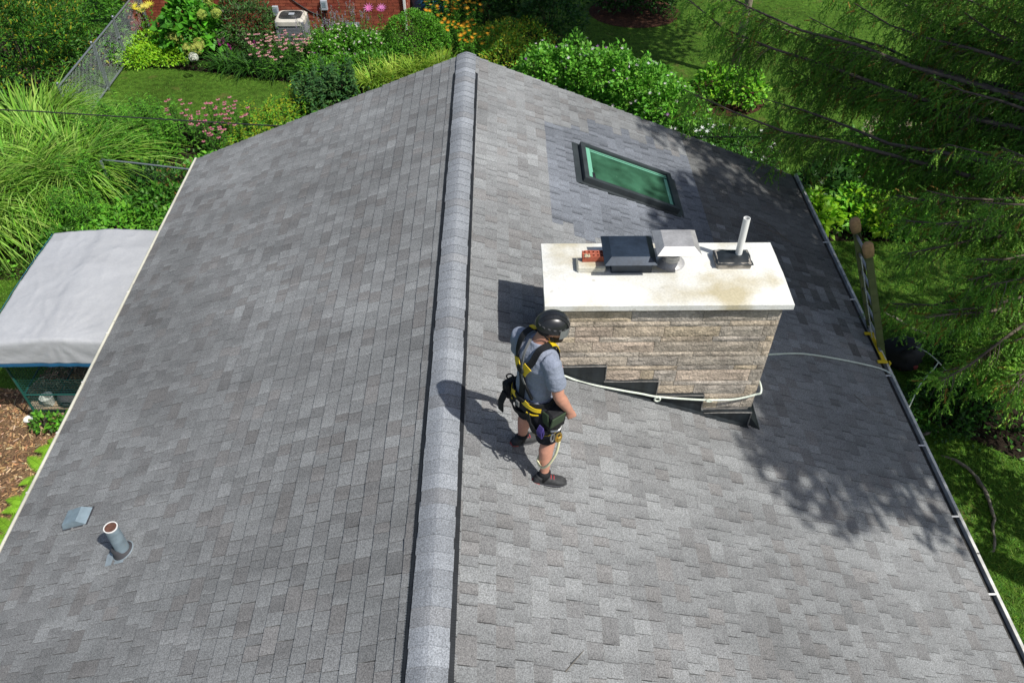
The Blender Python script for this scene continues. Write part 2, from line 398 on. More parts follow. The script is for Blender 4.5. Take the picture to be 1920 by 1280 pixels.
# rake edge metal at the far gable
b = MB()
for side in (-1, 1):
    W = WL if side < 0 else WR; L = W/CA
    p0, p1 = Vector(roof_pt(side, 0, Y0+.004, -.03)), Vector(roof_pt(side, L, Y0+.004, -.03))
    b.add([p0, p1, p1+Vector((0, .02, 0)), p0+Vector((0, .02, 0)), p0-Vector((0, 0, .16)), p1-Vector((0, 0, .16)), p1+Vector((0, .02, -.16)), p0+Vector((0, .02, -.16))],
          [(0, 1, 2, 3), (7, 6, 5, 4), (0, 4, 5, 1), (3, 2, 6, 7), (0, 3, 7, 4), (1, 5, 6, 2)])
b.build('rake_board', M['gutter_cream'], house)
# ridge caps over a low plastic vent
yy = YN; i = 0; cap_half = .142
while yy < Y0:
    y1 = yy+EXPO*random.uniform(.97, 1.03); 
    c = np.array((.262, .275, .292))*random.uniform(.88, 1.08)
    if i % 5 == 3: c = c*1.12
    if i % 7 == 5: c = c*.86*np.array((1.03, 1, .97))
    V = []; F = []; Cc = []; nseg = 8
    hb = .022; ds = random.uniform(-.006, .006)
    for e, (ye, hh) in enumerate(((yy-.002, hb+.011+random.uniform(0, .004)), (min(y1, Y0)+.045, hb))):
        for top in (1, 0):
            for j in range(nseg+1):
                a = -1+2*j/nseg; x = a*cap_half+ds
                zz = RZ-S*(math.sqrt(x*x+.03**2))+.012+hh*(1.0-.18*a*a)-(0 if top else .012)
                V.append((x, min(ye, Y0+.01), zz)); Cc.append(tuple(c*(1.05 if abs(a) < .6 else .96)))
    m_ = nseg+1
    for j in range(nseg):
        F += [(j, j+1, 2*m_+j+1, 2*m_+j), (m_+j, 3*m_+j, 3*m_+j+1, m_+j+1), (j, m_+j, m_+j+1, j+1), (2*m_+j, 2*m_+j+1, 3*m_+j+1, 3*m_+j)]
    F += [(0, 2*m_, 3*m_, m_), (nseg, m_+nseg, 3*m_+nseg, 2*m_+nseg)]
    s_ = MB(); s_.v = V; s_.f = F; s_.c = Cc
    if y1 > .9: s_.build('ridge_cap', M['ridge_shingle'], roof, recalc=True)
    yy = y1; i += 1
for side in (-1, 1):
    b = MB(); L = (WL if side < 0 else WR)/CA
    ta, tb = L-.185, L-.128
    ya, yb = YN, 10.93
    prof = [(ta-.012, .006), (ta, .012), (ta+.006, .020), (tb+.02, .024), (tb+.03, .01)]
    y_ = ya
    while y_ < yb:
        ye = min(y_+1.22, yb); n0 = len(b.v)
        V = []; w_ = random.uniform(-.003, .003)
        for e in (y_+.001, ye-.001):
            for t, h in prof: V.append(roof_pt(side, t+w_, e, h))
        k_ = len(prof); F = [(j, j+1, k_+j+1, k_+j) for j in range(k_-1)]+[tuple(range(k_-1, -1, -1)), tuple(range(k_, 2*k_))]
        b.add(V, F); y_ = ye
    # louvre ribs
    y_ = 1.2
    while y_ < yb:
        V = [roof_pt(side, t, e, h) for e in (y_, y_+.007) for t, h in ((ta+.002, .022), (tb+.014, .028), (tb+.014, .020), (ta+.002, .014))]
        b.add(V, [(0, 1, 2, 3), (7, 6, 5, 4), (0, 4, 5, 1), (1, 5, 6, 2), (2, 6, 7, 3), (3, 7, 4, 0)]); y_ += .02
    b.build('ridge_vent', M['black_plastic'], house)
# gutters
b = MB(); ze = RZ-S*WL; x0 = -WL
prof = [(0.012, -.03), (0.012, -.13), (-.075, -.13), (-.105, -.02), (-.105, -.003), (-.085, -.003), (-.085, -.02), (-.065, -.118), (.002, -.118), (.002, -.03)]
def sweep_profile(prof, xo, zo, sgn, y0, y1, seg=1.2):
    m = MB(); y = y0
    while y < y1-.01:
        e = min(y+seg, y1); k = len(prof); j0 = random.uniform(-.0015, .0015)
        V = [(xo+sgn*(-px)+j0, yy_, zo+pz) for yy_ in (y, e+.012) for px, pz in prof]
        m.add(V, [(i_, (i_+1) % k, k+(i_+1) % k, k+i_) for i_ in range(k)]+[tuple(range(k)), tuple(range(2*k-1, k-1, -1))]); y = e
    return m
# left: closed gutter guard with a narrow cream lip
lip = [(-.030, -.012), (-.048, -.002), (-.036, .006), (-.012, .004), (-.012, -.02), (-.048, -.11), (.05, -.12), (.05, -.14), (-.065, -.13)]
sweep_profile(lip, -WL-.006, ze+.012, -1, YN, Y0, 1.0).build('gutter', M['gutter_cream'], house)
b = MB()
for gy in (8.14, 7.346, 6.503, 5.732, 4.924, 4.1): b.box((-WL-.036, gy, ze+.022), (.035, .02, .006), bev=.002)
b.build('gutter_clip', M['gutter_edge'], house)
zr = RZ-S*WR; 
trough = [(.02, -.02), (.02, -.12), (-.095, -.12), (-.118, -.03), (-.128, .008), (-.096, .008), (-.096, -.03), (-.085, -.108), (.01, -.108), (.01, -.02)]
g = sweep_profile(trough, WR-.005, zr, 1, YN, Y0, 1.5).build('gutter', M['gutter_edge'], house)
b = MB(); b.box((WR+.038, (YN+Y0)/2, zr-.065), (.085, Y0-YN-.02, .05)); b.build('leaf_litter', M['gutter_dark'], g)
for gy in (9.6, 8.3, 6.843, 5.729, 4.76, 3.851, 2.9):
    h = MB(); h.box((WR+.045, gy, zr+.004), (.15, .022, .006), bev=.002); h.build('hanger', M['white_paint'], g)

# ---- chimney
CX0, CX1, CY0, CY1 = .945, 3.085, 5.35, 6.14; CZT = 5.156
def roof_z(x): return RZ-S*abs(x)
b = MB()
b.add([(CX0+.03, CY0+.013, roof_z(CX0)-.25), (CX1-.03, CY0+.013, roof_z(CX1)-.25), (CX1-.03, CY1-.03, roof_z(CX1)-.25), (CX0+.03, CY1-.03, roof_z(CX0)-.25),
       (CX0+.03, CY0+.013, CZT), (CX1-.03, CY0+.013, CZT), (CX1-.03, CY1-.03, CZT), (CX0+.03, CY1-.03, CZT)],
      [(0, 3, 2, 1), (4, 5, 6, 7), (0, 1, 5, 4), (1, 2, 6, 5), (2, 3, 7, 6), (3, 0, 4, 7)])
chimney = b.build('chimney', M['mortar'], house)
STC = [(.47, .39, .295), (.455, .385, .30), (.435, .375, .30), (.41, .36, .295), (.49, .405, .29), (.46, .375, .295), (.40, .355, .30)]
def stone(x0, x1, z0, z1, y, nx, face='front', thick=.07, rough=.011):
    """rock-faced block; the face looks along -y before 'face' turns it"""
    nx = max(3, min(12, int((x1-x0)/.045))) if nx is None else nx; nz = max(3, int((z1-z0)/.028)); g_ = .0022
    c0 = np.array(random.choice(STC))*random.uniform(.85, 1.12); V = []; F = []; C_ = []; sd_ = random.uniform(0, 99)
    tilt = random.uniform(-.4, .4)
    for j in range(nz+1):
        for i_ in range(nx+1):
            fx, fz = i_/nx, j/nz; X = x0+g_+(x1-x0-2*g_)*fx; Z = z0+g_+(z1-z0-2*g_)*fz
            e = min(fx*(x1-x0), (1-fx)*(x1-x0), fz*(z1-z0), (1-fz)*(z1-z0))
            d = rough*(noise.noise((X*9+sd_, Z*16, sd_))*.9+noise.noise((X*26, Z*40+sd_, 3))*.55+.55+tilt*(fz-.5))
            d *= min(1, e/.018); C_.append(tuple(c0*(1+.22*noise.noise((X*7, Z*9, sd_)))))
            V.append([X, -d, Z])
    k = nx+1
    for j in range(nz):
        for i_ in range(nx): F.append((j*k+i_, j*k+i_+1, (j+1)*k+i_+1, (j+1)*k+i_))
    n0 = len(V); 
    for X, Z in ((x0+g_, z0+g_), (x1-g_, z0+g_), (x1-g_, z1-g_), (x0+g_, z1-g_)): V.append([X, thick, Z]); C_.append(tuple(c0))
    bot = [i_ for i_ in range(k)]; top = [nz*k+i_ for i_ in range(k)]; lf = [j*k for j in range(nz+1)]; rt = [j*k+nx for j in range(nz+1)]
    F += [tuple(bot[::-1]+[n0, n0+1]), tuple(top+[n0+2, n0+3]), tuple(lf+[n0+3, n0]), tuple(rt[::-1]+[n0+1, n0+2])]
    out_ = []
    for X, Y, Z in V:
        if face == 'front': out_.append((X, y+Y, Z))
        elif face == 'back': out_.append((X, y-Y, Z))
        elif face == 'right': out_.append((y-Y, X, Z))
        else: out_.append((y+Y, X, Z))
    s_ = MB(); s_.v = out_; s_.f = F; s_.c = C_
    return s_.build('stone', M['stone'], chimney, recalc=True)
z = CZT; row = 0; heights = [.075, .125, .068, .13, .07, .135, .065, .13, .062, .16, .065, .13, .07, .14]
xb = {1: (1.70, 2.36), 2: (1.37, 2.06, 2.62), 3: (1.20, 1.55, 2.02, 2.55), 4: (1.2, 1.44, 2.03, 2.5), 5: (1.36, 1.98), 6: (1.3, 1.83, 2.35), 7: (1.74, 2.22), 8: (1.42, 2.23, 2.8)}
for h in heights:
    z0 = z-h
    xs = list(xb.get(row, ())) or sorted(random.uniform(CX0+.3, CX1-.35) for _ in range(3))
    xs = [CX0]+[x+random.uniform(-.02, .02) for x in xs if x < CX1-.16]+[CX1-.075-.05*(row % 2), CX1]
    for x0, x1 in zip(xs[:-1], xs[1:]):
        if x1-x0 < .04: continue
        if z < roof_z(x1)-.01: continue
        stone(x0, x1, z0, z, CY0+.006, None)
    ys = [CY0+.09, CY0+.09+random.uniform(.25, .5), CY1]
    for y0, y1 in zip(ys[:-1], ys[1:]):
        stone(y0, y1, z0, z, CX1, None, 'right', .05)
        if z > roof_z(CX0)-.05: stone(y0, y1, z0, z, CX0, None, 'left', .05)
    for x0, x1 in ((CX0+.06, 1.6), (1.6, 2.4), (2.4, CX1-.06)):
        if z > roof_z(x1): stone(x0, x1, z0, z, CY1, 6, 'back', .05)
    z = z0; row += 1
# crown slab, in two castings with a joint
b = MB()
def slab(m, x0, x1, y0, y1, z0, z1, e=.012):
    nx, ny = 14, 8; V = []; F = []
    for j in range(ny+1):
        for i_ in range(nx+1):
            fx, fy = i_/nx, j/ny; X = x0+(x1-x0)*fx; Y = y0+(y1-y0)*fy
            edge = (i_ in (0, nx)) or (j in (0, ny))
            Z = z1+.012*math.sin(fy*math.pi)+.004*noise.noise((X*3, Y*3, 1))-(e if edge else 0); V.append((X+(.004*noise.noise((Y*9, 2, X))) if edge else X, Y+(.004*noise.noise((X*9, 5, Y)) if edge else 0), Z))
    k = nx+1
    for j in range(ny):
        for i_ in range(nx): F.append((j*k+i_, j*k+i_+1, (j+1)*k+i_+1, (j+1)*k+i_))
    ring = [i_ for i_ in range(k)]+[j*k+nx for j in range(1, ny+1)]+[ny*k+i_ for i_ in range(nx-1, -1, -1)]+[j*k for j in range(ny-1, 0, -1)]
    n0 = len(V); 
    for i_ in ring: V.append((V[i_][0], V[i_][1], z0))
    r = len(ring)
    for q_ in range(r): F.append((ring[(q_+1) % r], ring[q_], n0+q_, n0+(q_+1) % r))
    F.append(tuple(n0+q_ for q_ in range(r-1, -1, -1))); m.add(V, F)
slab(b, .897, 3.145, 5.287, 6.2, CZT+.001, 5.226)
crown = b.build('crown', M['crown_concrete'], chimney, recalc=True, smooth=True, angle=40)
# step flashing
FL = [(.945, 1.525, 4.392), (1.515, 2.06, 4.172), (2.05, 2.55, 3.958), (2.545, 3.085, 3.69)]
for n_, (x0, x1, zt) in enumerate(FL):
    yv = CY0-.024-.003*n_
    pts = [(x0, zt+random.uniform(-.006, .006)), (x0+(x1-x0)*.35, zt+random.uniform(-.006, .006)), (x0+(x1-x0)*.7, zt+random.uniform(-.006, .006)), (x1, zt), (x1+.008, roof_z(x1)+.012), ((x0+x1)/2, roof_z((x0+x1)/2)+.012), (x0, roof_z(x0)+.012)]
    m_ = MB(); k = len(pts); V = [(x, yv, z_) for x, z_ in pts]+[(x, CY0+.02, z_) for x, z_ in pts]
    m_.add(V, [tuple(range(k-1, -1, -1)), tuple(range(k, 2*k))]+[(i_, (i_+1) % k, k+(i_+1) % k, k+i_) for i_ in range(k)])
    # flange lying on the shingles
    V = [(x, y_, roof_z(x)+h_) for x, y_ in ((x0, yv-.05), (x1, yv-.045), (x1, CY0), (x0, CY0)) for h_ in (.012, .018)]
    m_.add(V, [(0, 2, 4, 6), (7, 5, 3, 1), (0, 1, 3, 2), (2, 3, 5, 4), (4, 5, 7, 6), (6, 7, 1, 0)])
    f_ = m_.build('flashing', M['flashing'], chimney)
    s_ = MB(); top_ = [(p[0], yv-.002, p[1]) for p in pts[:4]]
    s_.tube(top_+[(x1, yv-.002, max(zt-.2, roof_z(x1)+.02))], [random.uniform(.005, .009) for _ in range(5)], 5)
    s_.build('sealant_bead', M['sealant'], f_)
b = MB(); V = [(CX1-.02, CY0-.03, roof_z(CX1)+.02), (CX1+.14, CY0-.06, roof_z(CX1+.14)+.013), (CX1+.16, CY1, roof_z(CX1+.16)+.013), (CX1, CY1, roof_z(CX1)+.15), (CX1, CY0-.03, roof_z(CX1)+.14)]
b.add(V+[(v[0], v[1], v[2]-.01) for v in V], [(0, 1, 4), (1, 2, 3, 4), (6, 5, 9), (7, 6, 9, 8), (0, 5, 6, 1), (1, 6, 7, 2), (2, 7, 8, 3)])
b.build('flashing', M['flashing'], chimney)
# black hood on its box
ZC = 5.226+.004
flue = empty('flue_hood', (1.7, 5.85, ZC)); flue.parent = house; bpy_parent_fix(flue, house)
b = MB(); b.box((1.72, 5.885, ZC+.06), (.38, .33, .13), bev=.006); b.build('base', M['black_metal'], flue)
b = MB()
for cx_ in (1.52, 1.88):
    for cy_ in (5.74, 6.03): b.box((cx_, cy_, ZC+.15), (.02, .02, .08))
b.box((1.70, 5.885, ZC+.15), (.33, .27, .07)); b.build('mesh_screen', M['ac_dark'], flue)
def hood(m, x0, x1, y0, y1, zt, drop, flare, th=.004, skew=0):
    T_ = [(x0, y0, zt), (x1, y0, zt), (x1, y1, zt+skew), (x0, y1, zt+skew)]
    B_ = [(x0-flare, y0-flare, zt-drop), (x1+flare, y0-flare, zt-drop), (x1+flare, y1+flare, zt-drop+skew), (x0-flare, y1+flare, zt-drop+skew)]
    V = T_+B_+[(v[0], v[1], v[2]-th) for v in T_]+[(v[0], v[1], v[2]-th) for v in B_]
    m.add(V, [(0, 1, 2, 3), (0, 4, 5, 1), (1, 5, 6, 2), (2, 6, 7, 3), (3, 7, 4, 0), (11, 10, 9, 8), (9, 13, 12, 8), (10, 14, 13, 9), (11, 15, 14, 10), (8, 12, 15, 11), (4, 12, 13, 5), (5, 13, 14, 6), (6, 14, 15, 7), (7, 15, 12, 4)])
b = MB(); hood(b, 1.515, 1.865, 5.68, 5.99, ZC+.232, .05, .065); b.build('lid', M['black_metal'], flue)
# stainless cap
sf = empty('flue_cap', (2.1, 5.87, ZC)); sf.parent = house; bpy_parent_fix(sf, house)
b = MB(); b.lathe([(.138, 0), (.14, .012), (.112, .02), (.098, .05), (.088, .058), (.092, .075), (.086, .085), (.084, .11), (.09, .115), (.09, .13), (.082, .135), (.082, .235)], (2.105, 5.872, ZC), 32)
b.build('collar', M['galvanised'], sf, smooth=True, angle=50)
b = MB(); hood(b, 1.975, 2.245, 5.66, 5.91, ZC+.36, .055, .066); b.build('hood', M['galvanised'], sf)
b = MB(); b.box((2.105, 5.84, ZC+.27), (.13, .13, .12)); b.build('strut', M['ac_dark'], sf)
# tarred block with the plastic vent pipe
pv = empty('vent_stack', (2.69, 5.87, ZC)); pv.parent = house; bpy_parent_fix(pv, house)
b = MB(); b.box((2.69, 5.872, ZC+.036), (.325, .215, .075), bev=.012); blk = b.build('curb', M['mortar'], pv)
b = MB(); V = []
for j in range(6):
    for i_ in range(8):
        X = 2.52+.34*i_/7; Y = 5.755+.235*j/5; e = i_ in (0, 7) or j in (0, 5)
        V.append((X+random.uniform(-.006, .006), Y+random.uniform(-.006, .006), ZC+.083+random.uniform(-.003, .004)-(.022 if e else 0)+.02*math.exp(-((X-2.745)**2+(Y-5.89)**2)/.004)))
b.add(V, [(j*8+i_, j*8+i_+1, (j+1)*8+i_+1, (j+1)*8+i_) for j in range(5) for i_ in range(7)])
b.build('tar_coat', M['flashing'], pv, smooth=True)
b = MB(); pts = [(2.745, 5.89, ZC+.06), (2.74, 5.89, ZC+.5)]
b.tube(pts, .032, 20, cap=False); b.tube([pts[1], pts[0]], .027, 20, cap=False)
n0 = len(b.v)
b.lathe([(.032, 0), (.027, 0)], pts[1], 20, capb=False, capt=False); b.build('pipe', M['pvc'], pv, smooth=True, angle=40)

# ---- skylight
def R_(x, y, h): return (x+SA*h, y, roof_z(x)+CA*h)
sky_ = empty('skylight', (2.25, 9.42, roof_z(2.25))); sky_.parent = house; bpy_parent_fix(sky_, house)
def roof_bar(m, x0, x1, y0, y1, h0, h1):
    V = [R_(x, y_, h) for h in (h0, h1) for x, y_ in ((x0, y0), (x1, y0), (x1, y1), (x0, y1))]
    m.add(V, [(3, 2, 1, 0), (4, 5, 6, 7), (0, 1, 5, 4), (1, 2, 6, 5), (2, 3, 7, 6), (3, 0, 4, 7)])
sx0, sx1, sy0, sy1 = 1.585, 2.92, 8.98, 9.88; fw = .062; H_ = .095
b = MB(); roof_bar(b, sx0, sx1, sy0, sy0+fw, -.02, H_); roof_bar(b, sx0, sx1, sy1-fw, sy1, -.02, H_); roof_bar(b, sx0, sx0+fw, sy0+fw, sy1-fw, -.02, H_); roof_bar(b, sx1-fw, sx1, sy0+fw, sy1-fw, -.02, H_)
fr = b.build('frame', M['frame_grey'], sky_)
b = MB(); roof_bar(b, sx0-.05, sx1+.05, sy0-.05, sy0-.002, -.002, .018); roof_bar(b, sx0-.09, sx0-.002, sy0-.05, sy1+.05, -.002, .02); roof_bar(b, sx1+.002, sx1+.1, sy0-.002, sy1+.002, -.002, .018); roof_bar(b, sx0-.002, sx1+.05, sy1+.002, sy1+.05, -.002, .018)
b.build('flashing', M['frame_grey'], sky_)
b = MB(); roof_bar(b, sx0+fw+.001, sx1-fw-.001, sy0+fw+.001, sy1-fw-.001, .045, .06); b.build('pane', M['dirty_glass'], sky_)
b = MB(); roof_bar(b, sx0+fw+.002, sx0+fw+.072, sy0+fw+.03, sy1-fw-.002, .061, .068); b.build('sash', M['wood_sash'], sky_)
for oy in (.0, .04): 
    b = MB(); roof_bar(b, sx0+fw+.08, sx1-fw-.002, sy1-fw-.026-oy, sy1-fw-.008-oy, .061, .066-.001*oy); b.build('sash_groove', M['wood_sash'], sky_)
b = MB(); roof_bar(b, sx1-fw-.05, sx1-fw-.004, sy0+fw+.004, sy1-fw-.1, .0605, .064); b.build('sash', M['wood_sash'], sky_)
b = MB(); roof_bar(b, sx0+fw+.06, sx0+fw+.095, sy0+fw+.02, sy0+fw+.16, .069, .076); b.build('latch', M['black_plastic'], sky_)

# ---- roof vents on the left slope
def RL(x, y, h): return (x-SA*h, y, roof_z(x)+CA*h)
rv = empty('exhaust_vent', (-3.65, 4.37, roof_z(-3.65))); rv.parent = house; bpy_parent_fix(rv, house)
b = MB(); V = [RL(*p) for p in [(-3.80, 4.30, .012), (-3.54, 4.30, .012), (-3.54, 4.49, .012), (-3.80, 4.49, .012), (-3.77, 4.312, .07), (-3.61, 4.312, .078), (-3.61, 4.478, .078), (-3.77, 4.478, .07)]]
b.add(V, [(3, 2, 1, 0), (4, 5, 6, 7), (0, 1, 5, 4), (1, 2, 6, 5), (2, 3, 7, 6), (3, 0, 4, 7)]); b.build('hood', M['vent_blue'], rv)
b = MB(); roofbar = [RL(x, y_, h) for h in (.006, .013) for x, y_ in ((-3.81, 4.285), (-3.52, 4.29), (-3.52, 4.50), (-3.81, 4.50))]
b.add(roofbar, [(3, 2, 1, 0), (4, 5, 6, 7), (0, 1, 5, 4), (1, 2, 6, 5), (2, 3, 7, 6), (3, 0, 4, 7)]); b.build('flange', M['shingle'] if False else M['rubber'], rv)
sp = empty('soil_pipe', (-2.95, 3.86, roof_z(-2.95))); sp.parent = house; bpy_parent_fix(sp, house)
zb = roof_z(-2.95)
b = MB(); P_ = [(-2.95, 3.86, zb-.05), (-2.935, 3.862, zb+.40)]
b.tube(P_, [.062, .058], 24, cap=False); b.build('pipe', M['vent_blue'], sp, smooth=True)
b = MB(); b.tube([(-2.935, 3.862, zb+.399), (-2.945, 3.86, zb+.1)], .052, 24, cap=True); b.build('bore', M['rust'], sp, smooth=True, angle=60)
b = MB(); b.lathe([(.06, -.004), (.06, .006), (.052, .006), (.052, -.004)], (-2.935, 3.862, zb+.4), 24, capb=False, capt=False); b.build('rim', M['white_paint'], sp)
ML = Matrix.Rotation(-ALPHA, 3, 'Y')
b = MB(); b.lathe([(.098, .012), (.094, .03), (.075, .05), (.07, .09), (.062, .1)], (-2.95, 3.86, zb), 24, M=ML); b.build('boot', M['rubber'], sp, smooth=True, angle=50)
b = MB(); b.lathe([(.106, .006), (.106, .016), (.095, .018)], (-2.95, 3.86, zb), 28, M=ML); b.build('ring', M['lead'], sp)
b = MB(); V = [RL(*p) for p in [(-3.10, 3.74, .009), (-2.9, 3.74, .009), (-2.86, 3.9, .011), (-2.98, 3.97, .011), (-3.12, 3.86, .009)]]
b.add(V+[(v[0], v[1], v[2]+.004) for v in V], [(4, 3, 2, 1, 0), (5, 6, 7, 8, 9)]+[(i_, (i_+1) % 5, 5+(i_+1) % 5, 5+i_) for i_ in range(5)]); b.build('flange', M['lead'], sp)

# ------------------------------------------------------------------ loose things on the chimney
b = MB(); b.box((1.345, 5.80, ZC+.040), (.265, .155, .072), bev=.014)
tag(b.build('concrete_block', M['crown_concrete']), 'pale mortar-smeared block on the chimney crown beneath the red brick', 'block')
bk = empty('brick', (1.365, 5.84, ZC+.077), 'red clay brick with ten round holes lying on the chimney top', 'brick')
bx, by, bz = 1.365, 5.845, ZC+.079; bw, bd, bh = .20, .095, .062
# body with real holes: top plate built as a grid of rings
b = MB(); V = []; F = []
nx_, ny_ = 5, 2; cw, ch = bw/nx_, bd/ny_; rr_ = .0125; sides = 12
for j in range(ny_):
    for i_ in range(nx_):
        cx_, cy_ = bx-bw/2+cw*(i_+.5), by-bd/2+ch*(j+.5); n0 = len(V); outer = []; inner = []
        for q_ in range(sides):
            a = 2*math.pi*q_/sides; dx, dy = math.cos(a), math.sin(a); m_ = max(abs(dx)/(cw/2), abs(dy)/(ch/2))
            V.append((cx_+dx/m_, cy_+dy/m_, bz+bh))
        for q_ in range(sides): a = 2*math.pi*q_/sides; V.append((cx_+rr_*math.cos(a), cy_+rr_*math.sin(a), bz+bh))
        for q_ in range(sides): a = 2*math.pi*q_/sides; V.append((cx_+rr_*math.cos(a), cy_+rr_*math.sin(a), bz+.01))
        for q_ in range(sides):
            p_ = (q_+1) % sides; F += [(n0+q_, n0+p_, n0+sides+p_, n0+sides+q_), (n0+sides+q_, n0+sides+p_, n0+2*sides+p_, n0+2*sides+q_)]
        F.append(tuple(n0+2*sides+q_ for q_ in range(sides)))
        for sx_ in (-1, 1):
            for sy_ in (-1, 1): pass
        # corners of the cell
        cr = [len(V)+q_ for q_ in range(4)]
        V += [(cx_-cw/2, cy_-ch/2, bz+bh), (cx_+cw/2, cy_-ch/2, bz+bh), (cx_+cw/2, cy_+ch/2, bz+bh), (cx_-cw/2, cy_+ch/2, bz+bh)]
        for (dx, dy), ci in zip(((-1, -1), (1, -1), (1, 1), (-1, 1)), cr):
            best = [q_ for q_ in range(sides) if math.cos(2*math.pi*q_/sides)*dx > .2 and math.sin(2*math.pi*q_/sides)*dy > .2]
            seq = sorted(best); F.append(tuple([ci]+[n0+q_ for q_ in seq]))
b.add(V, F)
x0, x1, y0, y1 = bx-bw/2, bx+bw/2, by-bd/2, by+bd/2
b.add([(x0, y0, bz), (x1, y0, bz), (x1, y1, bz), (x0, y1, bz), (x0, y0, bz+bh), (x1, y0, bz+bh), (x1, y1, bz+bh), (x0, y1, bz+bh)], [(3, 2, 1, 0), (0, 1, 5, 4), (1, 2, 6, 5), (2, 3, 7, 6), (3, 0, 4, 7)])
b.build('brick_body', M['clay_brick'], bk, recalc=False)
bk.rotation_euler = (0, 0, 0)
b = MB()
for _ in range(8): b.lathe([(random.uniform(.008, .018), 0), (.004, .008)], (random.uniform(1.29, 1.33), random.uniform(5.80, 5.84), bz+bh), 7)
b.build('mortar_smear', M['crown_concrete'], bk)

# ------------------------------------------------------------------ rope, ladder, bracket, bag
def smooth_path(pts, n=8):
    pts = [Vector(p) for p in pts]; out_ = []
    for i in range(len(pts)-1):
        p0 = pts[max(i-1, 0)]; p1 = pts[i]; p2 = pts[i+1]; p3 = pts[min(i+2, len(pts)-1)]
        for k in range(n):
            t = k/n; out_.append(.5*((2*p1)+(-p0+p2)*t+(2*p0-5*p1+4*p2-p3)*t*t+(-p0+3*p1-3*p2+p3)*t**3))
    return out_+[pts[-1]]
RY = CY0-.05
b = MB()
b.tube(smooth_path([(.90, RY+.28, 4.36), (.915, RY+.03, 4.36), (1.0, RY-.005, 4.335), (1.10, RY-.005, 4.30), (1.317, RY-.005, 4.187), (1.671, RY-.005, 4.08), (1.9, RY-.005, 4.02), (2.069, RY-.01, 3.979), (2.444, RY-.005, 3.926), (2.7, RY-.005, 3.915), (2.878, RY-.005, 3.929), (3.05, RY, 3.985), (CX1+.025, RY+.01, 4.02), (CX1+.035, RY+.2, 4.02), (CX1+.035, CY1-.02, 3.80), (CX1+.10, CY1+.10, 3.70), (3.45, 6.34, 3.50), (4.139, 6.746, roof_z(4.139)+.03), (4.696, 6.862, roof_z(4.696)+.03), (5.265, 6.93, roof_z(5.265)+.03), (5.44, 6.86, 2.60), (5.50, 6.80, 2.53), (5.52, 6.79, 2.2), (5.6, 6.9, 1.6)]), .011, 8)
# loop of the knot
lp = [(2.07+.028*math.sin(a), RY-.018, 3.95+.03*math.cos(a)) for a in np.linspace(0, 2*math.pi, 14)]
b.tube(lp, .0095, 8); lp = [(2.60+.03*math.cos(a), RY-.016, 3.92+.014*math.sin(a)) for a in np.linspace(0, 2*math.pi, 12)]
b.tube(lp, .009, 8)
tag(b.build('rope', M['rope'], smooth=True), 'pale green rope tied round the chimney and running down to the gutter', 'rope')
b = MB(); b.tube(smooth_path([(5.6, 6.9, 1.5), (6.35, 7.5, .95), (6.86, 8.064, .45), (7.283, 8.626, .42), (7.574, 8.89, .5), (7.72, 9.05, .5)]), .0095, 7)
b.tube(smooth_path([(7.51, 9.446, .46), (7.62, 9.28, .5), (7.75, 9.1, .46), (8.0, 9.05, .22), (8.225, 9.013, .1), (8.6, 8.9, .05)]), .0095, 7)
tag(b.build('rope', M['rope'], smooth=True), 'pale rope stretched above the ground from gutter to the black bag', 'rope')

LT = Vector((4.757, 7.293, 4.3)); LD = Vector((.927, 0, -2.19)).normalized(); LLEN = 4.3/-LD.z
LN = Vector((LD.z, 0, -LD.x)); LN = -LN if LN.x > 0 else LN       # towards the house
lad = empty('ladder', (6.55, 7.5, 0), 'tall olive green extension ladder leaning on the right gutter', 'ladder')
def lad_pt(s, y, n=0.0): p = LT+LD*s+LN*n; return Vector((p.x, y, p.z))
RL_Y = (7.293, 7.765)
for ry in RL_Y:
    b = MB(); sgn = 1 if ry == RL_Y[0] else -1
    for (dy, dn, ty, tn) in ((0, 0, .006, .082), (sgn*.014, -.039, .03, .006), (sgn*.014, .039, .03, .006)):
        c = lad_pt(LLEN/2, ry, 0); MX = Matrix(((LD.x, 0, LN.x), (LD.y, 1, LN.y), (LD.z, 0, LN.z)))
        b.box(lad_pt(LLEN/2+.04, ry+dy, dn), (LLEN-.09, ty, tn), M=MX)
    for s in np.arange(.22, LLEN-.1, .305):      # rung plates riveted to the rail
        b.box(lad_pt(s, ry-sgn*.006, 0), (.016, .008, .09), M=MX, col=None)
    b.build('rail', M['ladder_green'], lad)
    b = MB(); p = lad_pt(.015, ry)
    b.loft([(lad_pt(.15, ry), Vector((0, .038, 0)), LN*.056), (lad_pt(.06, ry), Vector((0, .045, 0)), LN*.066), (lad_pt(-.02, ry), Vector((0, .042, 0)), LN*.062), (lad_pt(-.06, ry), Vector((0, .024, 0)), LN*.036)], 16, p=2.8)
    b.build('mitt', M['mitt'], lad, smooth=True)
    b = MB(); b.box((6.58, ry, .03), (.1, .07, .05), bev=.01); b.build('foot', M['rubber'], lad)
for s in np.arange(.22, LLEN-.1, .305):
    b = MB(); b.tube([lad_pt(s, RL_Y[0]), lad_pt(s, RL_Y[1])], .018, 10); b.build('rung', M['aluminium'], lad)
b = MB(); b.tube([lad_pt(.3, 7.47, .05), lad_pt(2.2, 7.50, .05), lad_pt(LLEN-.3, 7.5, .03)], .006, 6); b.build('hoist_cord', M['rope'], lad)
br = empty('ladder_bracket', (5.45, 7.3, zr+.02), 'yellow metal bracket clamped on the right gutter at the ladder', 'bracket')
b = MB(); b.box((5.43, 7.31, zr+.035), (.05, .56, .018), bev=.004); b.build('bar', M['yellow'], br)
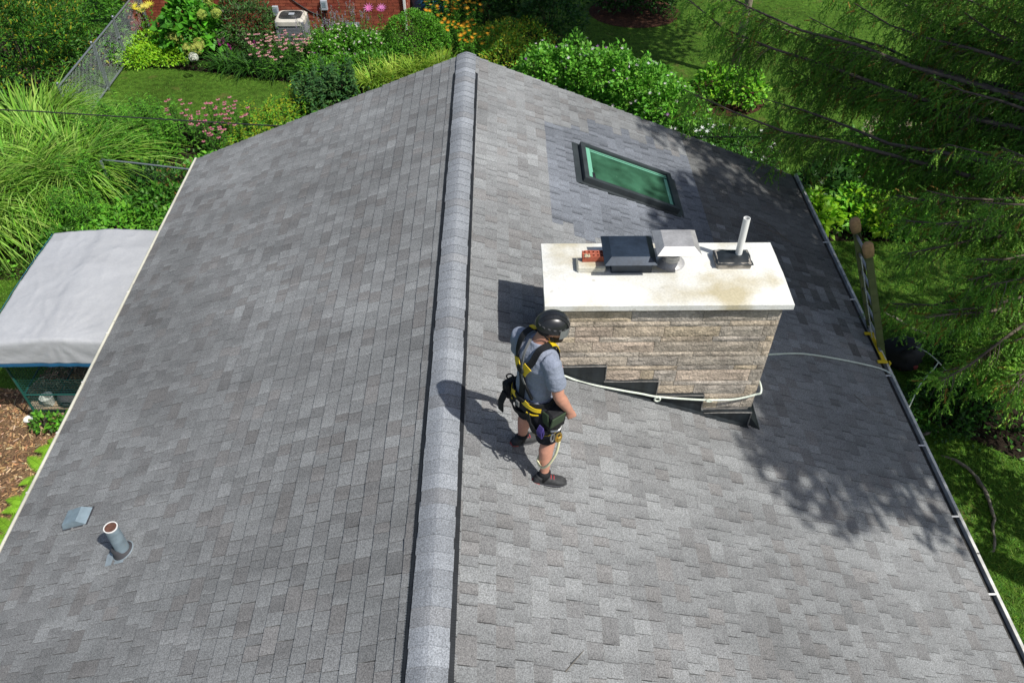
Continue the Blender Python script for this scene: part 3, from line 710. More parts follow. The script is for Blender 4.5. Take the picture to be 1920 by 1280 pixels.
for gy in (7.05, 7.57):
    b = MB(); b.box((5.40, gy, zr+.045), (.13, .05, .02), bev=.005); b.box((5.50, gy, zr-.01), (.02, .05, .10), bev=.004); b.build('hook', M['yellow'], br)
b = MB(); b.box((5.435, 7.27, zr+.055), (.03, .1, .02), bev=.003); b.build('buckle', M['steel'], br)

bg = empty('bag', (7.4, 9.6, 0), 'slumped black rope bag on the ground under the spruce', 'bag')
def blob(c, r, seed, n=18, k=10, amp=.18, top=1.0):
    m = MB(); V = []; F = []
    for i in range(k+1):
        t = math.pi*i/k
        for j in range(n):
            a = 2*math.pi*j/n; d = Vector((math.sin(t)*math.cos(a), math.sin(t)*math.sin(a), math.cos(t)))
            s = 1+amp*noise.noise(d*1.7+Vector((seed, 0, 0)))+amp*.5*noise.noise(d*4+Vector((0, seed, 0)))
            p = Vector((d.x*r[0], d.y*r[1], d.z*r[2]))*s; V.append((c[0]+p.x, c[1]+p.y, max(c[2]+p.z, .012)))
    for i in range(k):
        for j in range(n): F.append((i*n+j, (i+1)*n+j, (i+1)*n+(j+1) % n, i*n+(j+1) % n))
    m.add(V, F); return m
blob((7.4, 9.55, .2), (.36, .30, .26), 3, amp=.3).build('sack', M['bag_black'], bg, smooth=True)
b = MB(); b.tube(smooth_path([(7.2, 9.4, .3), (7.3, 9.35, .5), (7.45, 9.4, .5), (7.5, 9.45, .33)]), .018, 8); b.build('handle', M['webbing'], bg, smooth=True)
b = MB(); b.box((7.22, 9.42, .33), (.05, .03, .06), bev=.008); b.build('tag', M['white_plastic'], bg)
b = MB(); b.box((7.45, 9.29, .12), (.3, .05, .1), bev=.02); b.build('stripe', M['sole'], bg)

# fallen twigs
def twig(pts, label, r=.004, mat='root'):
    b = MB(); P = smooth_path(pts, 5); b.tube(P, [r*(1-.6*i/len(P)) for i in range(len(P))], 5); tag(b.build('twig', M[mat]), label, 'twig')
def on_r(x, y, h=.016): return (x, y, roof_z(x)+h)
twig([on_r(4.30, 9.62), on_r(4.5, 9.5, .03), on_r(4.66, 9.32, .02), on_r(4.90, 9.26)], 'thin fallen twig on the dark shingles right of the vent pipe', .006)
twig([on_r(4.40, 9.40), on_r(4.62, 9.38, .025), on_r(4.80, 9.42)], 'short fallen twig crossing the longer twig beyond the chimney', .005)
twig([on_r(4.72, 6.30), on_r(4.85, 6.12, .03), on_r(5.02, 6.08, .03), on_r(5.06, 6.22, .02)], 'curled dry twig on the shaded shingles by the gutter', .004)
twig([on_r(3.83, 4.72), on_r(3.84, 4.60)], 'tiny straight twig in the tree shade below the chimney', .004)
twig([on_r(.95, 2.38), on_r(1.02, 2.46, .025), on_r(1.10, 2.56)], 'thin curved twig low on the sunlit right slope', .004)

# overhead cable
b = MB(); P = []
for i in range(41):
    t = i/40; x = -14+28*t; P.append((x, 12.95-.06*(x+8) if x > -8 else 12.95, 3.25-1.7*t*(1-t)+.05*math.sin(t*9)))
b.tube(P, .011, 6)
tag(b.build('overhead_cable', M['cable'], smooth=True), 'black overhead cable strung across behind the far gable', 'cable')

# ------------------------------------------------------------------ tarp shelter and wire run on the left
def wrinkle(x, y):
    cz = 1-abs(noise.noise((x*1.1-y*.9, y*1.6+x*2.6, 7))); c2 = 1-abs(noise.noise((x*2.3+y*1.4, y*.7-x*1.2, 3)))
    return .010*cz**22+.008*c2**26+(.014*noise.noise((x*2.2, y*.9, 1))+.012*noise.noise((x*1.4-y*4.2, y*.8+x*2.0, 4))+.006*noise.noise((x*7, y*7, 2)))
sh = empty('shelter', (-6.0, 9.5, 0), 'low run covered with a grey tarpaulin beside the left gutter', 'shelter')
TX0, TX1, TY0, TY1 = -6.95, -4.82, 8.15, 10.74
b = MB(); nx, ny = 64, 84; V = []
def tarp_z(x, y):
    u = (x-TX0)/(TX1-TX0); v = (y-TY0)/(TY1-TY0)
    zz = 1.98+.07*math.sin(math.pi*min(1, u*1.1))-.06*(1-v)**2*0+.03*math.sin(v*math.pi)
    zz -= .035*math.exp(-((u-.42)/.05)**2)*0; zz += .018*(1 if u > .38 else 0)*min(1, (u-.38)/.05) if u > .38 else 0
    rad = .004*math.sin((math.atan2(y-TY0+.05, x+5.9))*26)*math.exp(-((x+5.9)**2+(y-TY0)**2)/.5)
    return zz+wrinkle(x, y)*.9+rad
for j in range(ny+1):
    for i in range(nx+1):
        x = TX0+(TX1-TX0)*i/nx; y = TY0+(TY1-TY0)*j/ny; z_ = tarp_z(x, y)
        if i == 0: z_ -= .03
        V.append((x, y, z_))
F = [(j*(nx+1)+i, j*(nx+1)+i+1, (j+1)*(nx+1)+i+1, (j+1)*(nx+1)+i) for j in range(ny) for i in range(nx)]
# front valance
n0 = len(V); rows = 12
for r in range(1, rows+1):
    f = r/rows
    for i in range(nx+1):
        x = TX0+(TX1-TX0)*i/nx; z_ = (tarp_z(x, TY0)*(1-f)+2.0*f)-.38*f
        cr = (x+5.9); fold = .012*noise.noise((x*3.0, f*2.2, 9))+.010*math.sin(math.atan2(f*.42+.02, cr)*12)*math.exp(-cr*cr/.35)*(1-.6*f)+.006*noise.noise((x*7-f*6, f*4, 2))
        V.append((x+.0*f, TY0-.018-.055*f**.7+fold*(.3+.7*f)*1.2, z_))
for r in range(rows):
    a0 = 0 if r == 0 else n0+(r-1)*(nx+1); a1 = n0+r*(nx+1)
    F += [(a1+i, a1+i+1, a0+i+1, a0+i) for i in range(nx)]
b.add(V, F); me = b.mesh('tarp')
o = link('tarp', me, M['tarp'], sh, True)
md = o.modifiers.new('solid', 'SOLIDIFY'); md.thickness = .006
hem = MB(); a1 = n0+(rows-1)*(nx+1)
hem.ribbon([Vector(V[a1+i])+Vector((0, -.006, -.012)) for i in range(0, nx+1, 2)], [(0, -1, 0)]*(nx//2+1), .055, .006); hem.build('hem', M['blue_hem'], sh)
hem = MB(); hem.ribbon([Vector(V[j*(nx+1)])+Vector((-.018, 0, .0)) for j in range(0, ny+1, 2)], [(-.75, 0, .65)]*(ny//2+1), .05, .006); hem.build('hem', M['blue_hem'], sh)
for px_, py_ in ((-6.9, 8.26), (-4.95, 8.26), (-6.9, 10.6), (-4.95, 10.6), (-5.95, 10.6)):
    b = MB(); b.tube([(px_, py_, 0), (px_, py_, 1.93)], .02, 8); b.build('post', M['green_wire'], sh)
b = MB(); b.tube([(-6.3, 8.3, 1.9), (-5.9, 10.5, .1)], .016, 8); b.tube([(-5.8, 8.3, 1.9), (-5.5, 9.8, .1)], .016, 8); b.build('brace', M['green_wire'], sh)
for (ax, ay, bx_, by_) in ((-6.9, 8.26, -4.95, 8.26), (-6.9, 8.26, -6.9, 10.6), (-6.9, 10.6, -4.95, 10.6)):
    b = MB(); A = Vector((ax, ay, 0)); B = Vector((bx_, by_, 0)); ln = (B-A).length
    for z_ in np.arange(.03, 1.9, .05): b.tube([A+Vector((0, 0, z_)), B+Vector((0, 0, z_))], .0022, 3, cap=False)
    for s in np.arange(0, ln, .05):
        p = A+(B-A)*(s/ln); b.tube([p, p+Vector((0, 0, 1.9))], .0016, 3, cap=False)
    tag(b.build('wire_mesh', M['green_wire'], sh), kind='stuff')
    b = MB(); b.tube([A+Vector((0, 0, .75)), B+Vector((0, 0, .75))], .011, 6); b.tube([A+Vector((0, 0, .02)), B+Vector((0, 0, .02))], .011, 6); b.build('rail', M['green_wire'], sh)
hv = empty('crate', (-6.05, 8.75, 0), 'slatted wooden crate with a red lid inside the wire run', 'crate')
for i in range(4):
    b = MB(); b.box((-6.10, 8.60, .06+i*.085), (.48, .02, .06), bev=.004); b.build('slat', M['wood_board'], hv)
b = MB(); b.box((-6.10, 8.76, .17), (.46, .28, .30)); b.build('carcass', M['wood_board'], hv)
b = MB(); b.box((-6.10, 8.76, .355), (.54, .40, .05), bev=.01); b.build('lid', M['red_paint'], hv)
bd = MB(); bd.box((-6.68, 8.52, .20), (.95, .16, .035), bev=.006); tag(bd.build('plank', M['wood_board']), 'pale wooden plank laid low behind the wire mesh', 'plank')
b = MB()
for q_ in (-7.05, -6.35): b.box((q_, 8.52, .09), (.08, .14, .18), bev=.006)
tag(b.build('support_block', M['wood_board']), 'dark wooden blocks carrying the plank in the run', 'block')
b = MB(); b.lathe([(.075, 0), (.1, .17), (.105, .18), (.095, .18), (.07, .02)], (-6.82, 8.54, .22), 20); tag(b.build('bucket', M['white_plastic'], smooth=True, angle=40), 'small white bucket standing on the plank', 'bucket')
blob((-6.5, 8.56, .33), (.17, .14, .13), 8, amp=.3).build('sack', M['grey_fabric'], smooth=True)
tag(bpy.data.objects['sack.001'], 'crumpled dark grey sack beside the white bucket', 'sack')
b = MB(); b.lathe([(.04, 0), (.075, .05), (.07, .055), (.035, .01)], (-7.17, 8.36, .01), 16); tag(b.build('bowl', M['white_plastic'], smooth=True, angle=40), 'little pale bowl on the wood chips outside the run', 'bowl')

# ------------------------------------------------------------------ neighbouring brick house
bh_ = empty('brick_house', (-6.2, 26, 0), 'red brick house wall behind the flower bed at the top', 'house')
BX0, BX1, BY = -10.35, -2.2, 23.2
b = MB(); b.box(((BX0+BX1)/2, BY+3.02, 1.3), (BX1-BX0-.02, 6.0, 2.6)); bwall = b.build('wall', M['brick_mortar'], bh_)
b = MB(); b.box(((BX0+BX1)/2, BY+3, 2.68), (BX1-BX0+.9, 6.9, .14)); b.add([(BX0-.45, BY-.45, 2.76), (BX1+.45, BY-.45, 2.76), (BX1+.45, BY+6.45, 2.76), (BX0-.45, BY+6.45, 2.76), (BX0+2, BY+3, 4.2), (BX1-2, BY+3, 4.2)], [(0, 1, 5, 4), (1, 2, 5), (2, 3, 4, 5), (3, 0, 4)])
b.build('roof', M['asphalt_shingle_far'], bh_)
BC = [(.30, .075, .042), (.27, .065, .038), (.33, .09, .05), (.24, .055, .035), (.29, .085, .05)]
restb = MB(); nb = 0; z_ = .01; row = 0; BHh, BLn = .076, .31
while z_ < 2.55:
    x = BX0+(BLn/2 if row % 2 else 0)
    while x < BX1-.03:
        x1 = min(x+BLn-.012, BX1); c = np.array(random.choice(BC))*random.uniform(.85, 1.15)
        vis = z_ < .98 and x > -9.9
        tgt = MB() if (vis and nb < 290) else restb
        tgt.box(((x+x1)/2, BY+.004+random.uniform(-.002, .002), z_+BHh/2), (x1-x, .03, BHh), col=c)
        if tgt is not restb: tgt.build('brick', M['red_brick'], bwall, recalc=False); nb += 1
        x += BLn
    y = BY+.03+(0 if row % 2 else .15)
    while y < BY+3:
        restb.box((BX1-.002, y+.15, z_+BHh/2), (.03, BLn-.012, BHh), col=np.array(random.choice(BC))*random.uniform(.85, 1.15)); y += BLn
    z_ += BHh+.011; row += 1
tag(restb.build('brick_courses', M['red_brick'], bwall, recalc=False), kind='stuff')
b = MB(); b.box((-2.27, BY-.07, 1.3), (.075, .06, 2.56), bev=.008); b.build('downspout', M['white_paint'], bh_)
b = MB(); b.tube(smooth_path([(-5.75, BY-.03, 1.25), (-5.45, BY-.03, .88), (-5.0, BY-.03, .55), (-4.72, BY-.03, .42), (-4.7, BY-.03, .05)]), .016, 7); b.build('wall_cable', M['cable'], bh_, smooth=True)
for (bx_, bz_, s1, s2, lab) in ((-6.0, .60, .17, .27, 0), (-4.58, .76, .19, .28, 1)):
    e = empty('electrical_box', (bx_, BY, bz_)); e.parent = bh_; bpy_parent_fix(e, bh_)
    b = MB(); b.box((bx_, BY-.06, bz_), (s1, .1, s2), bev=.012); b.build('case', M['box_grey'], e)
    b = MB(); b.box((bx_, BY-.113, bz_+.02), (s1*.55, .006, s2*.5), bev=.002); b.build('cover', M['vent_blue'], e)
    b = MB(); b.tube([(bx_-.03, BY-.05, bz_-s2/2), (bx_-.03, BY-.05, .05)], .014, 8); b.tube([(bx_+.04, BY-.05, bz_-s2/2), (bx_+.06, BY-.05, .2)], .012, 8); b.build('conduit', M['box_grey'] if lab == 0 else M['cable'], e)
b = MB(); b.box((-3.85, BY-.10, .13), (.42, .16, .24), bev=.01); b.build('basement_hatch', M['vent_blue'], bh_)

ac = empty('air_conditioner', (-5.45, 22.6, 0), 'cream air conditioning unit by the brick wall', 'air conditioner')
ax, ay, aw, ah = -5.45, 22.6, .84, .70
b = MB(); b.box((ax, ay, .03), (aw+.1, aw+.0, .06)); b.build('pad', M['mortar'], ac)
b = MB(); b.loft([((ax, ay, .06), (aw/2-.03, 0, 0), (0, aw/2-.07, 0)), ((ax, ay, ah-.16), (aw/2-.03, 0, 0), (0, aw/2-.07, 0))], 40, p=7); b.build('cabinet', M['ac_fins'], ac)
b = MB()
for i in range(12): b.loft([((ax, ay, .11+i*.038), (aw/2-.02, 0, 0), (0, aw/2-.06, 0)), ((ax, ay, .125+i*.038), (aw/2-.02, 0, 0), (0, aw/2-.06, 0))], 40, p=7)
for sx in (-1, 1):
    for sy in (-1, 1): b.box((ax+sx*(aw/2-.05), ay+sy*(aw/2-.09), (ah-.1)/2+.06), (.075, .075, ah-.14), bev=.015)
b.build('louver_panel', M['ac_fins'], ac)
b = MB(); 
b.loft([((ax, ay, ah-.16), (aw/2, 0, 0), (0, aw/2-.04, 0)), ((ax, ay, ah-.05), (aw/2, 0, 0), (0, aw/2-.04, 0)), ((ax, ay, ah), (aw/2-.05, 0, 0), (0, aw/2-.09, 0))], 48, p=6); b.build('top_cover', M['ac_cream'], ac, smooth=True, angle=40)
b = MB(); b.loft([((ax, ay, ah+.002), (aw/2-.10, 0, 0), (0, aw/2-.13, 0)), ((ax, ay, ah+.012), (aw/2-.11, 0, 0), (0, aw/2-.14, 0))], 40, p=4); b.build('fan_opening', M['ac_dark'], ac)
b = MB()
for r in np.arange(.08, .30, .045): b.tube([(ax+r*math.cos(a)*1.05, ay+r*math.sin(a)*.93, ah+.022) for a in np.linspace(0, 2*math.pi, 33)], .005, 4, cap=False)
b.build('fan_grille', M['ac_dark'], ac)
b = MB(); b.box((ax+.03, ay, ah+.035), (.16, .13, .02), bev=.006); b.build('hub_plate', M['box_grey'], ac)

bt = blob((-1.62, 23.9, .55), (.55, .5, .60), 21, amp=.16); o = bt.build('barrel_cover', M['blue_sheet'], smooth=True); tag(o, 'blue sheet bundled beside the brick house corner', 'tarp')

# ------------------------------------------------------------------ chain-link fence
FX = -9.76
def chain(m, y0, y1, z0, z1, p=.09, r=.0007, x=FX):
    n = int((y1-y0)/p)+int((z1-z0)/p)+2
    for sg in (1, -1):
        for i in range(-int((z1-z0)/p)-1, int((y1-y0)/p)+2):
            a = y0+i*p; pts = []
            ya, za, yb, zb_ = a, z0, a+(z1-z0), z1
            if yb < y0 or ya > y1: continue
            if ya < y0: za += (y0-ya); ya = y0
            if yb > y1: zb_ -= (yb-y1); yb = y1
            if sg < 0: ya, yb = y0+y1-ya, y0+y1-yb
            m.tube([(x, ya, za), (x, yb, zb_)], r, 3, cap=False)
def fence_panel(name, label, y0, y1, gate=False, cat='fence'):
    f = empty(name, (FX, (y0+y1)/2, 0), label, cat)
    for yy_ in (y0, y1):
        b = MB(); b.tube([(FX, yy_, 0 if not gate else .06), (FX, yy_, 1.27 if not gate else 1.22)], .034 if not gate else .026, 10); b.build('post' if not gate else 'stile', M['chain_link'], f, smooth=True, angle=60)
        if not gate: b = MB(); b.lathe([(.036, 0), (.036, .03), (.02, .05), (.0, .055)], (FX, yy_, 1.26), 12); b.build('post_cap', M['chain_link'], f, smooth=True)
    for zz in (.08, 1.2):
        b = MB(); b.tube([(FX, y0, zz), (FX, y1, zz)], .026, 10); b.build('rail', M['chain_link'], f, smooth=True, angle=60)
    b = MB(); chain(b, y0+.02, y1-.02, .09, 1.19); tag(b.build('chain_mesh', M['chain_link'], f), kind='stuff')
    if gate:
        for zz in (.3, .95):
            b = MB(); b.lathe([(.04, -.03), (.04, .03)], (FX, y0-.05, zz), 12); b.build('hinge', M['chain_link'], f)
        b = MB(); b.box((FX+.03, y1+.02, .75), (.04, .12, .03), bev=.006); b.build('latch', M['chain_link'], f)
fence_panel('fence', 'short chain link fence panel nearest the tall striped grass', 17.4, 19.56)
fence_panel('gate', 'chain link gate between two steel posts at the lawn', 19.66, 21.02, True, 'gate')
fence_panel('fence', 'chain link fence panel running up to the brick wall', 21.12, 23.1)
f = empty('fence', (-6.8, 14.25, 0), 'overgrown chain link fence with a steel top rail in the leafy border', 'fence')
for xx in (-7.7, -4.9):
    b = MB(); b.tube([(xx, 14.25+.2*(xx+6.8)*-.5*.3, 0), (xx, 14.25-.03*(xx+6.8), 1.15)], .03, 8); b.build('post', M['chain_link'], f)
b = MB(); b.tube([(-7.75, 14.42, 1.1), (-7.0, 14.28, 1.1), (-5.9, 14.05, 1.1), (-4.9, 13.86, 1.1)], .018, 8); b.build('rail', M['chain_link'], f)
b = MB()
for i in range(33):
    x = -7.9+i*.09
    for dx in (1.05, -1.05):
        xa, xb_ = x, x+dx
        if -7.9 <= xb_ <= -4.9: b.tube([(xa, 14.25-.19*(xa+6.8), .05), (xb_, 14.25-.19*(xb_+6.8), 1.1)], .0015, 3, cap=False)
tag(b.build('chain_mesh', M['chain_link'], f), kind='stuff')

# ------------------------------------------------------------------ the person
PM = Matrix(((.6, .8, 0, .765), (-.8, .6, 0, 4.175), (0, 0, 1, 4.40), (0, 0, 0, 1)))
person = empty('person', (.765, 4.175, 4.40), 'person in black helmet, grey t-shirt and yellow-black harness standing on the roof', 'person')
def L(*p): return Vector(p)
def remesh(mb, name, mat, vox, parent, smooth_it=4, sharp=None):
    me = mb.mesh(name); bm = bmesh.new(); bm.from_mesh(me); bmesh.ops.recalc_face_normals(bm, faces=bm.faces); bm.to_mesh(me); bm.free()
    o = bpy.data.objects.new(name+'_tmp', me); COL.objects.link(o)
    m1 = o.modifiers.new('r', 'REMESH'); m1.mode = 'VOXEL'; m1.voxel_size = vox; m1.use_smooth_shade = True
    m2 = o.modifiers.new('s', 'SMOOTH'); m2.factor = .5; m2.iterations = smooth_it
    dg = bpy.context.evaluated_depsgraph_get(); ev = o.evaluated_get(dg)
    m3 = bpy.data.meshes.new_from_object(ev); bpy.data.objects.remove(o)
    m3.name = name; m3.transform(PM); m3.materials.clear()
    return link(name, m3, mat, parent, True)
def limb(mb, pts, n=16):
    """pts: (point, radius_a[, radius_b]) swept as ellipses, rings kept level with the limb direction"""
    P = [Vector(p[0]) for p in pts]; rings = []
    for i, p in enumerate(pts):
        t = (P[min(i+1, len(P)-1)]-P[max(i-1, 0)]).normalized()
        a = t.cross(Vector((0, 1, 0))); a = a.normalized() if a.length > .2 else t.cross(Vector((0, 0, 1))).normalized(); bb = t.cross(a).normalized()
        ra = p[1]; rb = p[2] if len(p) > 2 else ra; rings.append((P[i], a*ra, bb*rb))
    mb.loft(rings, n)
TORSO = [  # z, half width, half depth, forward offset
    (.80, 0.155, 0.119, -.005), (.88, 0.162, 0.119, -.008), (.95, 0.152, 0.112, 0), (1.03, 0.146, 0.109, .012), (1.12, 0.153, 0.114, .018), (1.22, 0.172, 0.122, .018), (1.31, 0.186, 0.123, .015), (1.38, 0.183, 0.109, .015), (1.425, 0.155, 0.087, .02), (1.455, 0.103, 0.068, .028), (1.48, 0.066, 0.059, .035)]
def torso_at(z):
    zs = [t[0] for t in TORSO]; return [float(np.interp(z, zs, [t[k] for t in TORSO])) for k in (1, 2, 3)]
def surf(theta, z, off=.0):
    """theta 0 = middle of the back, positive towards the right side"""
    hw, hd, yo = torso_at(z); return Vector(((hw+off)*math.sin(theta), yo-(hd+off)*math.cos(theta), z)), Vector((math.sin(theta)/hw, -math.cos(theta)/hd, 0)).normalized()
def torso(mb, z0, z1, inf):
    zs = sorted({z0, z1} | {t[0] for t in TORSO if z0 < t[0] < z1}); rings = []
    for z_ in zs:
        hw, hd, yo = torso_at(z_); rings.append((L(0, yo, z_), L(hw+inf, 0, 0), L(0, hd+inf, 0)))
    mb.loft(rings, 32, p=2.3)
RS, RE, RW = L(.195, .0, 1.375), L(.262, .02, 1.09), L(.275, .135, .845)        # right arm hangs, elbow bent a little
LS, LE, LW = L(-.195, .01, 1.375), L(-.26, .06, 1.09), L(-.13, .26, .98)      # left arm held in front
HC = L(.045, .115, 1.595)                                                    # head centre
hd_f = Vector((.55, .80, -.22)).normalized(); hd_r = hd_f.cross(Vector((0, 0, 1))).normalized(); hd_u = hd_r.cross(hd_f)
RA, LA = L(.2, -.034, .04), L(-.2, .034, .113)                               # ankles (the roof falls to the right)
RK, LK = L(.155, .045, .465), L(-.155, .075, .50)
def leg(mb, hip, knee, ank, s=1.0, inf=0.0, stop=None):
    d1 = knee-hip; d2 = ank-knee
    pts = [(hip, .098+inf, .105+inf), (hip+d1*.35, .092+inf, .098+inf), (hip+d1*.75, .072+inf, .075+inf), (knee, .06+inf, .064+inf)]
    if stop is None: pts += [(knee+d2*.28+L(0, -.018, 0), .059, .066), (knee+d2*.5+L(0, -.012, 0), .052, .056), (knee+d2*.8, .037, .042), (ank, .038, .044), (ank-L(0, 0, .03), .038, .046)]
    limb(mb, pts)
RH, LH = L(.09, 0, .86), L(-.09, 0, .86)
b = MB()
torso(b, .80, 1.48, 0)
limb(b, [(L(0, .03, 1.44), .062), (L(.015, .05, 1.50), .058, .06), (L(.035, .085, 1.58), .054, .06)])
# head: skull and jaw
def head_pt(x, y, z): return HC+hd_r*x+hd_f*y+hd_u*z
rings = []
for z_, rx, ry, oy in ((-.125, .028, .03, .065), (-.108, .048, .062, .045), (-.08, .058, .08, .025), (-.045, .065, .09, .012), (0, .072, .096, .003), (.045, .074, .098, -.002), (.08, .066, .088, -.004), (.105, .045, .06, -.004), (.118, .015, .02, -.004)):
    rings.append((head_pt(0, oy, z_), hd_r*rx, hd_f*ry))
b.loft(rings, 24)
b.loft([(head_pt(0, .088, .012), hd_r*.009, hd_u*.006), (head_pt(0, .107, -.012), hd_r*.013, hd_u*.010), (head_pt(0, .117, -.026), hd_r*.015, hd_u*.010), (head_pt(0, .09, -.034), hd_r*.016, hd_u*.007)], 12)   # nose
b.loft([(head_pt(0, .085, -.062), hd_r*.024, hd_u*.012), (head_pt(0, .102, -.064), hd_r*.018, hd_u*.008)], 12)                   # lips
for sx in (-1, 1):                                                                                                        # ears
    b.loft([(head_pt(sx*.068, -.008, -.01), hd_f*.016, hd_u*.030), (head_pt(sx*.084, -.016, -.01), hd_f*.020, hd_u*.034), (head_pt(sx*.088, -.019, -.01), hd_f*.012, hd_u*.022)], 12)
for sh_, el, wr in ((RS, RE, RW), (LS, LE, LW)):
    d1, d2_ = el-sh_, wr-el
    limb(b, [(sh_+L(-.03 if sh_.x > 0 else .03, 0, .02), .06), (sh_, .064), (sh_+d1*.4, .060), (sh_+d1*.8, .050), (el, .046), (el+d2_*.25, .050), (el+d2_*.6, .041), (wr, .030, .033)])
def hand(mb, wr, direction, palm_n, curl):
    """palm, four unequal curled fingers and a thumb leaving the side of the palm"""
    d = direction.normalized(); n = (palm_n-d*palm_n.dot(d)).normalized(); s = d.cross(n)
    mb.loft([(wr-d*.015, s*.027, n*.021), (wr+d*.03, s*.038, n*.018), (wr+d*.07, s*.042, n*.017), (wr+d*.092, s*.040, n*.014)], 14)
    for k, (off, ln) in enumerate(((-.031, .072), (-.010, .082), (.011, .076), (.031, .058))):
        p = wr+d*.088+s*off; ang = 0; pts = [(p-d*.02, .0105)]
        for seg, f in enumerate((.45, .32, .23)):
            pts.append((p, .0105-.001*seg)); ang += curl*(.9 if seg == 0 else 1.15); p = p+(d*math.cos(ang)+n*math.sin(ang))*ln*f
        pts.append((p, .0075)); limb(mb, pts, 10)
    p = wr+d*.02+s*-.030; td = (d*.55-s*.55+n*.5).normalized(); q1 = p+td*.04; q2 = q1+(d*.75+n*.55+s*.1).normalized()*.032
    limb(mb, [(p-td*.015, .015), (p+td*.015, .0135), (q1, .012), (q2, .0095), (q2+(q2-q1)*.5, .008)], 10)
hand(b, RW, L(.05, .28, -.90), L(-.8, .35, -.1), .95)
hand(b, LW, L(.75, .5, -.15), L(.0, -.3, -.9), .8)
leg(b, RH, RK, RA); leg(b, LH, LK, LA)
body = remesh(b, 'body', M['skin'], .0085, person, 3)
# beard and hair
b = MB()
rings = []
for z_, rx, ry, oy in ((-.131, .026, .03, .068), (-.110, .051, .066, .045), (-.08, .0615, .0845, .026), (-.052, .067, .088, .012), (-.035, .0665, .07, -.002)):
    rings.append((head_pt(0, oy, z_), hd_r*rx, hd_f*ry))
b.loft(rings, 24); b.build('beard', M['beard'], body, True, M=PM)
b = MB(); b.loft([(head_pt(0, -.02, -.055), hd_r*.062, hd_f*.078), (head_pt(0, -.022, -.02), hd_r*.074, hd_f*.088), (head_pt(0, -.012, .04), hd_r*.077, hd_f*.098)], 24); b.build('hair', M['beard'], body, True, M=PM)
for sx in (-1, 1):
    b = MB(); b.loft([(head_pt(sx*.03, .088, .012), hd_r*.013, hd_u*.007), (head_pt(sx*.03, .096, .010), hd_r*.011, hd_u*.005)], 10); b.build('eye', M['white_plastic'], body, True, M=PM)
    b = MB(); b.loft([(head_pt(sx*.03, .0955, .010), hd_r*.005, hd_u*.0045), (head_pt(sx*.03, .0985, .010), hd_r*.004, hd_u*.0035)], 8); b.build('pupil', M['beard'], body, True, M=PM)
    b = MB(); b.loft([(head_pt(sx*.045, .084, .030), hd_f*.006, hd_u*.004), (head_pt(sx*.03, .096, .033), hd_f*.006, hd_u*.005), (head_pt(sx*.014, .099, .029), hd_f*.006, hd_u*.004)], 8); b.build('eyebrow', M['beard'], body, True, M=PM)
# shirt
b = MB(); torso(b, .93, 1.468, .014)
for sh_, el in ((RS, RE), (LS, LE)):
    d1 = el-sh_; sx = 1 if sh_.x > 0 else -1
    limb(b, [(sh_+L(-.06*sx, 0, .02), .072, .074), (sh_+L(0, 0, .004), .076, .078), (sh_+d1*.3, .075, .077), (sh_+d1*.62, .073, .075), (sh_+d1*.68, .071, .073)])
b.loft([(L(0, .03, 1.44), L(.085, 0, 0), L(0, .085, 0)), (L(.004, .036, 1.485), L(.074, 0, 0), L(0, .076, 0))], 24)
shirt = remesh(b, 'shirt', M['shirt'], .009, person, 3)
# wrinkles: displace gently along the normal
for v in shirt.data.vertices:
    p = v.co; nrm = v.normal
    lp = PM.inverted() @ p
    f = noise.noise((lp.x*6+lp.z*9, lp.y*7, lp.z*14))*.009+noise.noise((lp.x*20, lp.y*18, lp.z*30))*.0035
    f += .004*math.sin(lp.z*60+lp.x*18)*max(0, 1-abs(lp.z-1.0)/.1)
    v.co = p+nrm*f
shirt.data.update()
# shorts
b = MB(); torso(b, .80, .965, .014)
for hip, knee in ((RH, RK), (LH, LK)):
    d1 = knee-hip
    limb(b, [(hip+L(0, 0, .05), .112, .118), (hip+d1*.2, .118, .122), (hip+d1*.55, .112, .116), (hip+d1*.90, .104, .11), (hip+d1*.96, .100, .107)])
shorts = remesh(b, 'shorts', M['shorts'], .010, person, 3)
for v in shorts.data.vertices:
    lp = PM.inverted() @ v.co; v.co = v.co+v.normal*(noise.noise((lp.x*8, lp.y*8+lp.z*12, lp.z*10))*.009)
